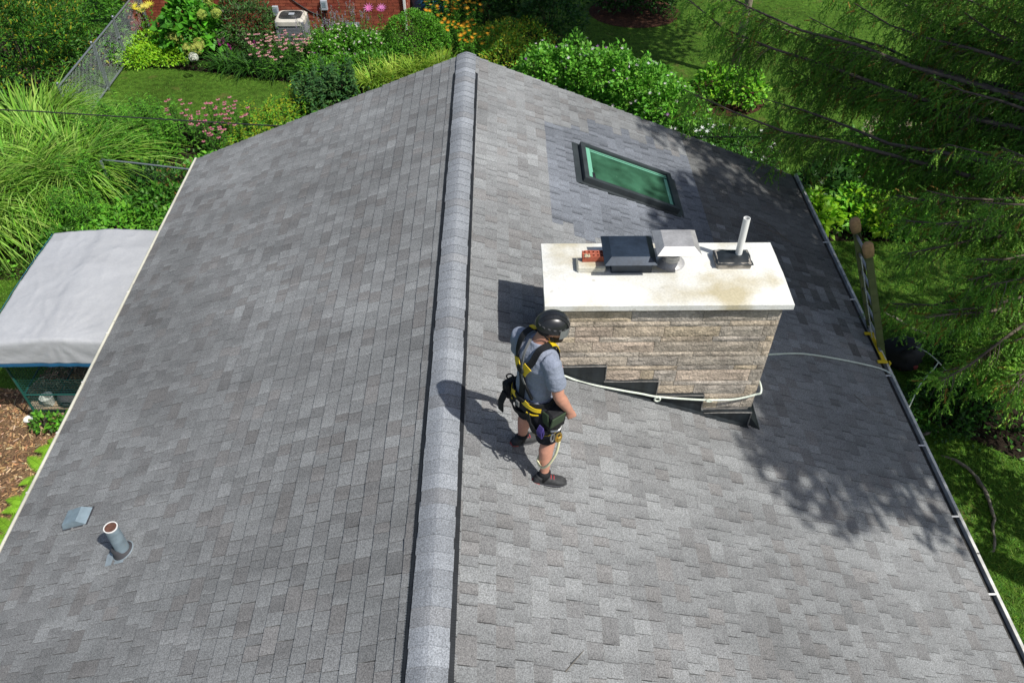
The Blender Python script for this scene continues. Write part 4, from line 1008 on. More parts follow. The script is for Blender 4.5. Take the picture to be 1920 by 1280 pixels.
# shoes and socks
def shoe(ank, toe_dir, up):
    f = toe_dir.normalized(); u = (up-f*up.dot(f)).normalized(); s = f.cross(u)
    e = empty('shoe', PM @ ank); e.parent = person; bpy_parent_fix(e, person)
    base = ank-u*.075
    m = MB(); m.loft([(base-f*.085+u*.035, s*.026, u*.03), (base-f*.06+u*.045, s*.037, u*.045), (base+u*.05, s*.042, u*.052), (base+f*.06+u*.045, s*.044, u*.042), (base+f*.12+u*.035, s*.049, u*.030), (base+f*.165+u*.03, s*.046, u*.024), (base+f*.198+u*.025, s*.028, u*.014)], 20, p=2.6)
    m.loft([(base-f*.02+u*.05, f*.052, s*.04), (base-f*.022+u*.105, f*.046, s*.042)], 16)
    m.build('upper', M['shoe'], e, True, M=PM)
    m = MB(); m.loft([(base-f*.09+u*.012, s*.024, u*.012), (base-f*.065+u*.012, s*.038, u*.013), (base+u*.011, s*.042, u*.012), (base+f*.11+u*.011, s*.052, u*.012), (base+f*.17+u*.012, s*.046, u*.011), (base+f*.207+u*.015, s*.024, u*.008)], 20, p=3.2)
    m.build('sole', M['rubber'], e, True, M=PM)
    m = MB(); m.loft([(base-f*.094+u*.018, s*.018, u*.012), (base-f*.07+u*.02, s*.036, u*.012), (base-f*.03+u*.018, s*.0435, u*.006)], 16, p=3); m.build('heel_accent', M['sole'], e, True, M=PM)
    m = MB()
    for q_ in (.035, .06, .085): m.tube([base+f*q_+u*(.09-q_*.18)+s*.024, base+f*q_+u*(.102-q_*.2), base+f*q_+u*(.09-q_*.18)-s*.024], .005, 6)
    m.build('lace', M['lace'], e, True, M=PM)
    m = MB(); m.loft([(ank-u*.03, f*.05, s*.043), (ank+u*.03, f*.049, s*.044), (ank+u*.075, f*.05, s*.045)], 16); m.build('sock', M['webbing'], person, True, M=PM)
nrm_l = (PM.to_3x3().inverted() @ Vector((SA, 0, CA)))
shoe(RA, L(.58, .80, -.12), nrm_l); shoe(LA, L(.12, 1, -.25), nrm_l)
# helmet
hel = empty('helmet', PM @ HC); hel.parent = person; bpy_parent_fix(hel, person)
b = MB(); rings = []
for t in np.linspace(0, 1, 13):
    a = t*math.pi/2; z_ = .014+.114*math.sin(a); r = math.cos(a)
    rings.append((head_pt(0, -.012+.012*t, z_), hd_r*max(.097*r**.85, .004), hd_f*max(.125*r**.85, .005)))
rings = [(head_pt(0, -.014, .0), hd_r*.094, hd_f*.117), (head_pt(0, -.012, .008), hd_r*.097, hd_f*.124)]+rings
b.loft(rings, 36, p=2.2); shell = b.build('shell', M['helmet'], hel, True, M=PM, angle=50)
b = MB()
for q_ in (-.35, 0, .35):
    pts = []; nr = []
    for a in np.linspace(-1.25, 1.25, 15):
        x = q_*.097; d_ = math.cos(a)
        p = head_pt(x, -.004+.124*math.sin(a)*math.sqrt(max(0, 1-(q_*.9)**2)), .012+.118*math.cos(a)*math.sqrt(max(0, 1-q_*q_))+.002); pts.append(p); nr.append(p-HC)
    b.ribbon(pts, nr, .030 if q_ else .04, .005)
b.build('ridge', M['helmet'], shell, M=PM)
for sx in (-1, 1):
    for k in range(6):
        a = -1.05+k*.36; e_ = .046; rr_ = math.cos(math.asin(min(1, (e_-.012)/.114)))**.85
        p = head_pt(sx*.098*rr_*math.cos(a)*1.01, -.008+.126*rr_*math.sin(a)*1.01, e_); d_ = (p-head_pt(0, -.008, e_)).normalized()
        b = MB(); MX = Matrix((d_.cross(hd_u).normalized(), d_, hd_u)).transposed(); b.box(p, (.024, .010, .015), M=MX, bev=.003); b.build('vent_slot', M['rubber'], shell, M=PM)
b = MB()       # visor folded down in front
pts = []
for zi, (z_, g) in enumerate(((.055, 1.0), (.03, 1.05), (.004, 1.08), (-.018, 1.09))):
    row_ = []
    for a in np.linspace(-1.15, 1.15, 19): row_.append(head_pt(.101*g*math.sin(a), -.012+.132*g*math.cos(a), z_-.012*abs(math.sin(a))))
    pts.append(row_)
n_ = 19; V = [p for r_ in pts for p in r_]; V2 = [HC+(p-HC)*.985 for p in V]
F = [(i*n_+j, i*n_+j+1, (i+1)*n_+j+1, (i+1)*n_+j) for i in range(3) for j in range(n_-1)]; m_ = len(V)
F += [tuple(m_+q_ for q_ in f[::-1]) for f in F]
b.add(V+V2, F); b.build('visor', M['visor'], hel, True, M=PM, recalc=False)
b = MB()
for sx in (-1, 1):
    pts = [head_pt(sx*.098, -.02, -.01), head_pt(sx*.084, .008, -.06), head_pt(sx*.06, .03, -.105), head_pt(sx*.02, .045, -.136), head_pt(0, .05, -.140)]
    b.ribbon(pts, [p-HC for p in pts], .018, .004); pts = [head_pt(sx*.09, -.07, -.01), head_pt(sx*.084, -.02, -.06), head_pt(sx*.078, .01, -.075)]; b.ribbon(pts, [p-HC for p in pts], .014, .004)
b.build('chin_strap', M['webbing'], hel, M=PM)
b = MB(); b.loft([(head_pt(0, -.055, -.045), hd_r*.066, hd_f*.052), (head_pt(0, -.024, .0), hd_r*.086, hd_f*.104)], 28); b.build('cradle', M['webbing'], hel, True, M=PM)

# harness
har = empty('harness', PM @ L(0, -.1, 1.1)); har.parent = person; bpy_parent_fix(har, person)
def strap(name, path, width, mat, th=.007, parent=None):
    P = smooth_path([p for p, _ in path], 5); N = smooth_path([n for _, n in path], 5); m = MB(); m.ribbon(P, N, width, th)
    return m.build(name, M[mat], parent or har, M=PM)
O_ = .022
def sp_(th, z_, o=O_): return surf(th, z_, o)
DR = sp_(0.0, 1.27)
for sx in (-1, 1):
    path = [sp_(0.02*sx, 1.24), sp_(.22*sx, 1.31), sp_(.42*sx, 1.38), (L(.098*sx, -.05, 1.482), L(.1*sx, -.5, .85)), (L(.108*sx, .02, 1.502), L(.1*sx, .1, 1)), (L(.112*sx, .09, 1.465), L(.1*sx, .6, .8)), sp_(math.pi-.55*sx if sx > 0 else -(math.pi-.55), 1.36), sp_((math.pi-.5)*sx, 1.2), sp_((math.pi-.45)*sx, .98)]
    strap('shoulder_strap', path, .052, 'webbing')
    strap('yellow_pad', [sp_(.06*sx, 1.235, O_+.007), sp_(.17*sx, 1.285, O_+.008), sp_(.32*sx, 1.34, O_+.008)], .074, 'yellow', .006)
    strap('shoulder_pad', [(L(.108*sx, .045, 1.507), L(.1*sx, .35, 1)), (L(.111*sx, .09, 1.482), L(.1*sx, .6, .8)), sp_((math.pi-.55)*sx, 1.40, .03)], .055, 'yellow', .008)
strap('back_strap', [sp_(0, 1.30), sp_(0, 1.2), sp_(0, 1.1), sp_(0, 1.0), sp_(0, .91)], .058, 'webbing', .009)
b = MB(); p, n = sp_(0, 1.275, O_+.018); b.tube([p+L(.034*math.sin(a), 0, .038*math.cos(a)) for a in np.linspace(0, 2*math.pi, 20)], .006, 8, cap=False); b.build('dee_ring', M['ladder_dark'], har, True, M=PM)
b = MB(); p, n = sp_(0, 1.27, O_+.014); b.box(p, (.045, .02, .05), bev=.006); b.build('ring_plate', M['webbing'], har, M=PM)
path = [sp_(a, .915, .026) for a in np.linspace(-math.pi, math.pi, 25)]
m = MB(); m.ribbon([p for p, _ in path], [n for _, n in path], .105, .012); m.build('waist_belt', M['webbing'], har, M=PM)
for sx in (-1, 1):
    strap('belt_pad', [sp_(.28*sx, .945, .040), sp_(.5*sx, .93, .041), sp_(.8*sx, .912, .041), sp_(1.1*sx, .905, .040)], .040, 'yellow', .005)
    strap('belt_pad', [sp_(.25*sx, .955, .0405), sp_(.33*sx, .945, .0415), sp_(.5*sx, .935, .0415)], .06, 'yellow', .004)
    strap('piping', [sp_(.45*sx, .868, .040), sp_(.7*sx, .855, .040), sp_(1.0*sx, .86, .040)], .012, 'yellow', .005)
b = MB(); p, n = sp_(0, .90, .045); b.box(p, (.04, .014, .06), bev=.005); b.build('buckle', M['strap_grey'], har, M=PM)
for hip, knee in ((RH, RK), (LH, LK)):
    d1 = (knee-hip); c = hip+d1*.50; ax_ = d1.normalized(); a1 = ax_.cross(Vector((0, 1, 0))).normalized(); a2 = ax_.cross(a1)
    m = MB(); P = [c+(a1*.122*math.cos(a)+a2*.128*math.sin(a)) for a in np.linspace(0, 2*math.pi, 25)]; m.ribbon(P, [q_-c for q_ in P], .06, .01); m.build('leg_loop', M['webbing'], har, M=PM)
    m = MB(); c2 = hip+d1*.575; P = [c2+(a1*.124*math.cos(a)+a2*.130*math.sin(a)) for a in np.linspace(0, 2*math.pi, 25)]; m.ribbon(P, [q_-c2 for q_ in P], .010, .006); m.build('piping', M['yellow'], har, M=PM)
    for th in (.6, -.6) if hip is RH else (-.6,):
        pass
for sx in (-1, 1):
    p0, n0_ = sp_(.5*sx, .87, .03); kn = RK if sx > 0 else LK; hp = RH if sx > 0 else LH; p1 = hp+(kn-hp)*.46+L(.03*sx, -.128, 0)
    m = MB(); m.ribbon([p0, (p0+p1)/2+L(0, -.02, 0), p1], [L(0, -1, .1)]*3, .045, .008); m.build('leg_strap', M['webbing'], har, M=PM)
# grey tool lanyard over the back
strap('tool_lanyard', [(L(-.03, -.02, 1.50), L(0, -.4, 1)), (L(.0, -.10, 1.44), L(0, -1, .6)), sp_(.06, 1.36, .038), sp_(.10, 1.22, .04), sp_(.22, 1.12, .034)], .020, 'strap_grey', .006)
strap('tool_lanyard', [sp_(.22, 1.13, .034), sp_(.42, 1.06, .032), sp_(.62, 1.0, .032)], .022, 'webbing', .012)
# hip pouches and hardware
b = MB(); b.box(L(.225, .03, .80), (.10, .17, .21), M=Matrix.Rotation(.12, 3, 'Y'), bev=.02); pouch = b.build('tool_pouch', M['webbing'], person, M=PM)
b = MB(); b.box(L(.281, .01, .83), (.012, .14, .13), M=Matrix.Rotation(.2, 3, 'Y'), bev=.005); b.build('flap', M['green_pouch'], pouch, M=PM)
b = MB(); b.box(L(.205, -.062, .84), (.10, .012, .13), M=Matrix.Rotation(-.1, 3, 'Y'), bev=.005); b.build('flap', M['green_pouch'], pouch, M=PM)
b = MB()
for k in range(6):
    b.tube(smooth_path([L(.20+.008*k, -.10, .78), L(.20+.011*k, -.13, .73), L(.215+.008*k, -.128, .68), L(.235+.005*k, -.11, .73), L(.24, -.10, .77)], 4), .004, 6)
b.build('cord_bundle', M['purple_cord'], person, True, M=PM)
b = MB(); c = L(.325, -.01, .68); b.tube([c+L(.004*math.sin(a), .024*math.sin(a), .052*math.cos(a)) for a in np.linspace(0, 2*math.pi, 20)], .0085, 8, cap=False); b.build('carabiner', M['gold_metal'], person, True, M=PM)
b = MB(); b.box(L(.33, -.01, .665), (.02, .035, .06), bev=.006); b.build('rope_grab', M['gold_metal'], person, M=PM)
b = MB(); b.tube(smooth_path([L(.32, .02, .80), L(.335, -.03, .79), L(.30, -.075, .78)], 5), .010, 8); b.build('gear_hook', M['steel'], person, True, M=PM)
b = MB(); c = L(.30, -.055, .69); b.tube([c+L(.004, .018*math.sin(a), .045*math.cos(a)) for a in np.linspace(0, 2*math.pi, 18)], .007, 8, cap=False); b.build('carabiner', M['steel'], person, True, M=PM)
b = MB(); b.box(L(-.235, -.05, .80), (.09, .13, .17), M=Matrix.Rotation(-.15, 3, 'Y'), bev=.02); b.build('tool_pouch', M['webbing'], person, M=PM)
b = MB(); b.ribbon([L(-.22, -.12, .80), L(-.235, -.15, .70), L(-.23, -.155, .60)], [L(0, -1, 0)]*3, .06, .012); b.build('hanging_strap', M['webbing'], person, M=PM)
b = MB()
for k in range(4):
    c = L(-.26-.02*(k % 2), -.09+.03*k, .80-.05*k); b.tube([c+L(.012*math.sin(a), .016*math.sin(a), .034*math.cos(a)) for a in np.linspace(0, 2*math.pi, 14)], .0055, 6, cap=False)
b.build('karabiner_rack', M['ladder_dark'], person, True, M=PM)
b = MB(); c = L(-.215, -.07, .95); b.tube([c+L(.02*math.sin(a)-.01, .02*math.sin(a), .03*math.cos(a)) for a in np.linspace(0, 2*math.pi, 14)], .006, 6, cap=False); b.build('gear_loop', M['webbing'], person, True, M=PM)
# work rope from hip to calf
b = MB(); b.tube(smooth_path([PM @ p for p in (L(.33, -.005, .64), L(.33, -.03, .50), L(.305, -.07, .37), L(.265, -.09, .29), L(.225, -.09, .25), L(.185, -.082, .24), L(.145, -.062, .245), L(.122, -.02, .26))], 6), .011, 8)
tag(b.build('lanyard_rope', M['rope_yellow'], smooth=True), 'pale yellow work rope hanging from the hip and looped behind the calf', 'rope')

# ------------------------------------------------------------------ vegetation helpers (all leaves are real faces)
def rand_dir(n, up=0.0):
    d = rng.normal(size=(n, 3)); d[:, 2] += up; return unit(d)
def colour(n, base, var=.25, hue=.12):
    base = np.asarray(base, float)
    if base.ndim == 2: base = base[rng.integers(0, len(base), n)]
    c = base*(1+var*(rng.random((n, 1))*2-1)); return np.clip(c*(1+hue*(rng.random((n, 3))*2-1)), .003, 1)
def leaf_mesh(name, P, D, N, ln, wd, C, fold=.18, droop=.15):
    """bent diamond leaves: base P, direction D, normal N; 4 tris-worth of 2 quads sharing the midrib"""
    n = len(P); D = unit(D); S = unit(np.cross(D, N)); N = np.cross(S, D)
    ln = np.broadcast_to(np.asarray(ln, float), (n,))[:, None]; wd = np.broadcast_to(np.asarray(wd, float), (n,))[:, None]
    mid = P+D*ln*.5+N*ln*droop*.4; tip = P+D*ln-N*ln*droop
    l_ = P+D*ln*.42+S*wd*.5+N*wd*fold; r_ = P+D*ln*.42-S*wd*.5+N*wd*fold
    V = np.stack([P, l_, tip, r_, mid], 1).reshape(-1, 3); k = np.arange(n)[:, None]*5
    F = np.concatenate([k+np.array([[0, 4, 1]]), k+np.array([[1, 4, 2]]), k+np.array([[0, 3, 4]]), k+np.array([[3, 2, 4]])])
    return np_mesh(name, V, F, np.repeat(C, 5, 0))
def lumpy(d, seed, amp=.22, f=2.2):
    a = np.array([noise.noise((x*f+seed, y*f, z*f)) for x, y, z in d]); return 1+amp*a*1.6
def shrub(name, label, loc, r, n, ls, base, cat='shrub', group=None, flowers=None, upright=.35, aspect=.55, seed=None, z0=.06, shell=.62, lump=.22, stems=7):
    """leafy mound: leaves in the outer part of a lumpy ellipsoid, on woody stems; optional flower heads"""
    seed = random.uniform(0, 99) if seed is None else seed; x, y = loc; rx, ry, rz = r
    e = empty(name, (x, y, 0), label, cat, group)
    d = rand_dir(n, .35); d[:, 2] = np.abs(d[:, 2])*1.0-.18*(rng.random(n) < .35); d = unit(d)
    rad = lumpy(d, seed, lump)*(shell+(1-shell)*rng.random(n)**.55)
    P = np.c_[x+d[:, 0]*rx*rad, y+d[:, 1]*ry*rad, np.maximum(rz*.32+d[:, 2]*rz*.68*rad, z0)]
    D = unit(d*.9+rand_dir(n)*.8+np.array([0, 0, upright-.2])); N = unit(d*.6+rand_dir(n)*.65+np.array([0, 0, .8]))
    ll = ls*rng.uniform(.65, 1.3, n); C = colour(n, base)
    tip = (rng.random(n) < .12)[:, None]; C = np.where(tip, C*1.25, C)
    link('foliage', leaf_mesh('foliage', P, D, N, ll, ll*aspect, C), M['leaf'], e)
    b = MB()
    for k in range(stems):
        a = random.uniform(0, 6.28); q = random.uniform(.3, .8)
        b.tube([(x+.05*rx*math.cos(a), y+.05*ry*math.sin(a), 0), (x+.3*q*rx*math.cos(a), y+.3*q*ry*math.sin(a), rz*.4), (x+.7*q*rx*math.cos(a), y+.7*q*ry*math.sin(a), rz*.78)], [.022*min(1, rz), .014*min(1, rz), .004], 5)
    b.build('stem', M['woody_stem'], e)
    if flowers:
        for (nf, fs, fc, fn) in flowers:
            dd = rand_dir(nf, .9); dd[:, 2] = np.abs(dd[:, 2]); dd = unit(dd); rd = lumpy(dd, seed, lump)*1.0
            FP = np.c_[x+dd[:, 0]*rx*rd, y+dd[:, 1]*ry*rd, rz*.32+dd[:, 2]*rz*.68*rd+.02]
            tag(link(fn, blossoms(FP, unit(dd+np.array([0, -.3, .6])), fs, fc), M['petal'], e), kind='stuff')
    return e
def blossoms(P, N, size, cols, petals=6):
    """open flowers: a ring of petals round each centre"""
    n = len(P); N = unit(N); A = unit(np.cross(N, rand_dir(n))); B = np.cross(N, A); size = np.broadcast_to(np.asarray(size), (n,))[:, None]*rng.uniform(.75, 1.25, (n, 1))
    cc = colour(n, cols, .12, .05); Vs = []; Fs = []; Cs = []; off = 0
    for k in range(petals):
        a = 2*math.pi*k/petals; a2 = a+2*math.pi/petals*.9; am = (a+a2)/2
        p1 = P+(A*math.cos(a)+B*math.sin(a))*size*.35; p2 = P+(A*math.cos(am)+B*math.sin(am))*size+N*size*.2; p3 = P+(A*math.cos(a2)+B*math.sin(a2))*size*.35
        Vs.append(np.stack([P-N*size*.1, p1, p2, p3], 1).reshape(-1, 3)); i = np.arange(n)[:, None]*4+off
        Fs += [i+np.array([[0, 1, 2]]), i+np.array([[0, 2, 3]])]; Cs.append(np.repeat(cc, 4, 0)*np.tile(np.array([[.8], [1], [1], [1]]), (n, 1))); off += 4*n
    return np_mesh('blossom', np.concatenate(Vs), np.concatenate(Fs), np.concatenate(Cs))
def blades(P, D, ln, wd, arch, C, seg=4):
    """arching grass blades"""
    n = len(P); D = unit(D); ln = np.broadcast_to(np.asarray(ln, float), (n,))[:, None]; wd = np.broadcast_to(np.asarray(wd, float), (n,))[:, None]
    H = unit(np.c_[D[:, :2], np.zeros(n)]+1e-6); S = np.c_[-H[:, 1], H[:, 0], np.zeros(n)]; arch = np.broadcast_to(np.asarray(arch, float), (n,))[:, None]
    V = []; 
    for k in range(seg+1):
        t = k/seg; c = P+D*ln*t+H*ln*arch*t*t*.55-np.array([0, 0, 1])*ln*arch*t**2.6*.75; w_ = wd*(1-t**2)*.5+wd*.04
        V += [c-S*w_, c+S*w_]
    V = np.stack(V, 1).reshape(-1, 3); k = np.arange(n)[:, None]*(2*seg+2)
    F = np.concatenate([k+np.array([[2*i, 2*i+1, 2*i+3, 2*i+2]]) for i in range(seg)])
    return V, F, np.repeat(C, 2*seg+2, 0)
def grass_clump(name, label, loc, n, ln, wd, rad, base, arch=.8, spread=.55, group=None, cat='grass'):
    e = empty(name, (*loc, 0), label, cat, group)
    a = rng.random(n)*2*math.pi; q = np.sqrt(rng.random(n)); P = np.c_[loc[0]+rad*q*np.cos(a), loc[1]+rad*q*np.sin(a), np.zeros(n)]
    a2 = a+rng.normal(0, .5, n); s = spread*(.2+q*rng.random(n)); D = np.c_[s*np.cos(a2), s*np.sin(a2), np.ones(n)]
    V, F, C = blades(P, D, ln*rng.uniform(.55, 1.15, n), wd*rng.uniform(.7, 1.3, n), arch*rng.uniform(.5, 1.3, n), colour(n, base, .3), 6)
    link('blades', np_mesh('blades', V, F, C), M['grass_blade'], e); return e
def stalks(name, label, loc, n, h, rad, base, ls, per=40, cat='plant', group=None, aspect=.18, flowers=None, lean=.15, top=1.0, ang=.3):
    """upright stems clothed in narrow leaves, with optional flower heads at the tips"""
    e = empty(name, (*loc, 0), label, cat, group); b = MB(); Ps = []; Ds = []; Ls = []; tips = []
    for k in range(n):
        a = random.uniform(0, 6.28); q = rad*math.sqrt(random.random()); p0 = Vector((loc[0]+q*math.cos(a), loc[1]+q*math.sin(a), 0)); hh = h*random.uniform(.75, 1.1)
        p1 = p0+Vector((math.cos(a)*lean*hh*random.random(), math.sin(a)*lean*hh*random.random(), hh)); b.tube([p0, (p0+p1)/2+Vector((0, 0, .02)), p1], [.007, .006, .003], 4); tips.append(p1)
        t = rng.random(per)**.8*(top-.06)+.06; az = rng.random(per)*6.28
        Ps.append(np.array(p0)[None]+(np.array(p1)-np.array(p0))[None]*t[:, None]); Ds.append(np.c_[np.cos(az), np.sin(az), ang+rng.normal(0, .25, per)]); Ls.append(ls*(1.15-.6*t))
    b.build('stem', M['stem'], e); P = np.concatenate(Ps); D = np.concatenate(Ds); Lh = np.concatenate(Ls)*rng.uniform(.7, 1.2, len(P))
    link('foliage', leaf_mesh('foliage', P, D, np.tile([0, 0, 1.], (len(P), 1))+rand_dir(len(P))*.4, Lh, Lh*aspect, colour(len(P), base), droop=.25), M['leaf'], e)
    if flowers:
        fs, fc, kind = flowers
        tp = np.array([tuple(t) for t in tips])
        if kind == 'cone':
            for t in tips:
                m = MB(); c = Vector(t); cp = random.choice(fc); rot = random.uniform(0, 6)
                for q in range(9):
                    a = rot+2*math.pi*q/9; d = Vector((math.cos(a), math.sin(a), 0)); s = Vector((-d.y, d.x, 0))
                    m.add([c+d*fs*.25, c+d*fs*.7+s*fs*.2-Vector((0, 0, fs*.12)), c+d*fs-Vector((0, 0, fs*.42)), c+d*fs*.7-s*fs*.2-Vector((0, 0, fs*.12))], [(0, 1, 2, 3)], cp)
                m.lathe([(fs*.34, 0), (fs*.33, fs*.16), (fs*.15, fs*.32)], c-Vector((0, 0, fs*.06)), 8, col=(.16, .05, .03))
                m.build('flower', M['petal'], e, recalc=False)
        elif kind == 'spike':
            k = 26; PP = np.repeat(tp, k, 0)+np.c_[rng.normal(0, fs*.35, (len(tp)*k, 2)), -rng.random(len(tp)*k)*fs*5]
            tag(link('flower_spike', blossoms(PP, rand_dir(len(PP), .4), fs*.42, fc, 4), M['petal'], e), kind='stuff')
        else:
            tag(link('blossom', blossoms(tp+np.array([0, 0, .01]), np.tile([0, -.25, 1.], (len(tp), 1))+rand_dir(len(tp))*.4, fs, fc, 11), M['petal'], e), kind='stuff')
    return e
def fern(label, loc, n, ln, base, group='ferns in the wood chips'):
    e = empty('fern', (*loc, 0), label, 'fern', group)
    for k in range(n):
        a = 2*math.pi*k/n+random.uniform(-.3, .3); h = Vector((math.cos(a), math.sin(a), 0)); s = Vector((-h.y, h.x, 0)); L_ = ln*random.uniform(.75, 1.1)
        V = []; F = []; C = []; c0 = np.array(base)*random.uniform(.8, 1.2); ax = []
        for i in range(23):
            t = i/22; ax.append(Vector((loc[0], loc[1], .03))+h*L_*t*(1-.08*t)+Vector((0, 0, L_*(.85*t-.62*t*t))))
        for i in range(1, 22):
            t = i/22; w_ = L_*.26*math.sin(math.pi*min(1, t*.9+.12))**.8*(1-t*.35)
            for sg in (-1, 1):
                p = ax[i]; q = p+s*sg*w_+h*w_*.45-Vector((0, 0, w_*.15)); wd = (ax[i+1]-ax[i])*.46; n0 = len(V)
                V += [p-wd, (p+q)/2-wd*1.0, q, (p+q)/2+wd*1.0, p+wd]; F.append((n0, n0+1, n0+2, n0+3, n0+4)); C += [tuple(c0*random.uniform(.85, 1.15))]*5
        m = MB(); m.v = [tuple(v) for v in V]; m.f = F; m.c = C; m.tube(ax, .004, 4, col=tuple(c0*.7)); m.build('frond', M['leaf'], e, recalc=False)
def scatter(polys, n, avoid=()):
    out_ = []; 
    for poly in polys:
        P = np.array(poly); lo, hi = P.min(0), P.max(0); pts = rng.random((n*3, 2))*(hi-lo)+lo; ok = inside(pts, poly)
        for av in avoid: ok &= ~inside(pts, av)
        out_.append(pts[ok][:n])
    return np.concatenate(out_)

# palette (linear)
G_DARK = [(.018, .055, .014), (.025, .07, .018), (.014, .042, .012)]
G_MID = [(.045, .125, .02), (.06, .15, .024), (.035, .10, .018)]
G_LIME = [(.16, .29, .018), (.12, .25, .02), (.20, .32, .03)]
G_YEL = [(.19, .23, .025), (.14, .20, .022), (.24, .24, .03)]
G_FRESH = [(.085, .21, .03), (.06, .17, .025), (.11, .25, .04)]
G_BLUE = [(.035, .085, .045), (.028, .07, .04), (.05, .10, .05)]
G_GRASS = [(.145, .28, .035), (.10, .215, .03), (.25, .37, .10)]

# ------------------------------------------------------------------ far garden, left to right
GB = 'plants of the border by the brick wall'
shrub('arborvitae', 'broad dark evergreen with yellowing tips at the top left corner', (-11.9, 19.9), (2.2, 1.6, 2.3), 14000, .11, G_DARK+G_MID+G_MID+[(.20, .17, .02)], 'evergreen', aspect=.32, lump=.32, shell=.7)
shrub('arborvitae', 'second evergreen mass behind the first, beside the gate', (-11.6, 22.3), (1.55, 1.5, 2.0), 8500, .11, G_MID+[(.06, .17, .02)], 'evergreen', aspect=.32, lump=.3, shell=.7)
shrub('arborvitae', 'dark evergreen at the left edge behind the striped grass', (-13.6, 18.4), (1.8, 1.6, 1.9), 5000, .14, G_DARK+G_MID, 'evergreen', aspect=.32, lump=.3, shell=.7)
for k, (x, y, lab) in enumerate(((-9.65, 14.3, 'largest clump of tall striped grass at the left edge'), (-8.75, 14.9, 'tall striped grass clump leaning over the leafy border'), (-10.3, 13.3, 'striped grass clump nearest the grey tarpaulin at the edge'), (-10.2, 16.4, 'striped grass clump below the dark evergreen'))):
    grass_clump('miscanthus', lab, (x, y), 2300, 2.0, .042, .55, G_GRASS, .85, .52, 'tall striped grass clumps')
GG = 'tall leafy stems by the wire fence'
for x, y, h, lab in ((-8.3, 16.0, 1.35, 'tall feathery green plant right beside the striped grass'), (-8.0, 16.6, 1.3, 'feathery green plant under the lawn edge'), (-7.5, 15.9, 1.25, 'feathery green plant in the middle of the left border'), (-7.3, 16.5, 1.2, 'feathery plant next to the pink coneflowers'), (-7.8, 15.2, 1.2, 'feathery plant just behind the steel rail'), (-8.05, 14.2, 1.3, 'dark feathery plant standing before the steel rail'), (-7.9, 13.2, 1.15, 'feathery plant near the top left corner of the tarpaulin')):
    stalks('goldenrod', lab, (x, y), 26, h, .42, G_FRESH+G_MID, .20, 56, 'plant', GG)
GV = 'leafy tangle between the steel rail and the tarpaulin'
for x, y, r, base, lab in ((-7.1, 13.0, .62, G_FRESH, 'bright leafy mound above the tarpaulin'), (-6.5, 13.5, .7, G_MID, 'mid green leafy mound before the steel rail'), (-6.2, 14.3, .62, G_MID+[(.12, .08, .04)], 'leafy mound with brownish leaves by the roof corner'), (-7.5, 12.5, .5, G_FRESH, 'low leafy mound at the far edge of the tarpaulin'), (-8.15, 12.6, .45, G_MID, 'small leafy mound at the tarpaulin corner'), (-7.1, 14.6, .6, G_DARK+G_MID, 'dark leafy mound under the steel rail'), (-6.0, 12.9, .62, G_FRESH+G_MID, 'leafy mound by the eave above the tarpaulin'), (-5.8, 14.9, .62, G_FRESH, 'pale leafy mound behind the steel rail at the roof'), (-5.4, 13.4, .6, G_MID, 'leafy mound close against the far roof corner'), (-6.6, 12.3, .45, G_FRESH, 'low bright leafy mound between tarpaulin and tangle')):
    shrub('leafy_bush', lab, (x, y), (r, r, r*1.35), 1500, .105, base, 'bush', GV, lump=.3)
for x, y, lab in ((-7.0, 17.05, 'pink coneflowers furthest left below the lawn'), (-6.45, 16.6, 'pink coneflowers in the middle of the lower border'), (-6.15, 17.3, 'pink coneflowers touching the lawn'), (-6.0, 16.2, 'pink coneflowers nearest the roof edge'), (-5.75, 16.9, 'sparse pink coneflowers right of the others')):
    stalks('coneflower', lab, (x, y), 15, .85, .34, G_MID, .17, 14, 'flower', 'pink coneflowers by the lawn', .3, (.055, [(.62, .20, .30), (.66, .27, .33), (.55, .17, .28)], 'cone'))
for x, y, lab in ((-5.5, 16.9, 'yellowish wild plants between coneflowers and roof'), (-5.3, 17.5, 'yellowish wild plants on the lawn corner'), (-4.9, 17.9, 'yellow-green wild plants halfway up the roof edge'), (-4.5, 18.4, 'yellow-green wild plants right of the lawn'), (-5.5, 16.1, 'low wild plants against the far left roof edge'), (-4.9, 16.9, 'wild plants hidden partly by the roof edge')):
    stalks('wild_plant', lab, (x, y), 26, .62, .45, G_YEL+G_FRESH, .15, 26, 'plant', 'wild plants along the roof edge', .3)
for x, y, lab in ((-4.0, 18.9, 'tall blue-green plant with dark stems near the lawn tip'), (-3.5, 19.0, 'tall blue-green plant beside the striped yellow grass'), (-4.25, 18.2, 'shorter blue-green plant at the roof edge')):
    stalks('hollyhock', lab, (x, y), 14, 1.0, .32, G_BLUE, .17, 50, 'plant', 'blue-green plants', .42)
for x, y, lab in ((-2.85, 19.7, 'yellow-green grass clump furthest left behind the ridge'), (-2.3, 20.0, 'yellow-green grass clump in the middle behind the ridge'), (-1.7, 20.3, 'yellow-green grass clump nearest the boxwood'), (-1.2, 20.6, 'sparse yellow-green grass by the ridge tip')):
    grass_clump('ribbon_grass', lab, (x, y), 330, .75, .028, .38, [(.24, .34, .05), (.17, .28, .04), (.32, .40, .09)], .55, .5, 'yellow-green grass behind the ridge')
for x, y, lab in ((-9.5, 22.0, 'lime ground cover mound touching the gate post'), (-9.05, 21.45, 'lime ground cover mound at the lawn edge'), (-9.4, 21.1, 'lime ground cover mound below the gate latch'), (-8.6, 21.2, 'lime ground cover mound beside the hydrangea')):
    shrub('ground_cover_mound', lab, (x, y), (.62, .55, .42), 1300, .075, G_LIME, 'plant', 'lime ground cover mounds', lump=.25)
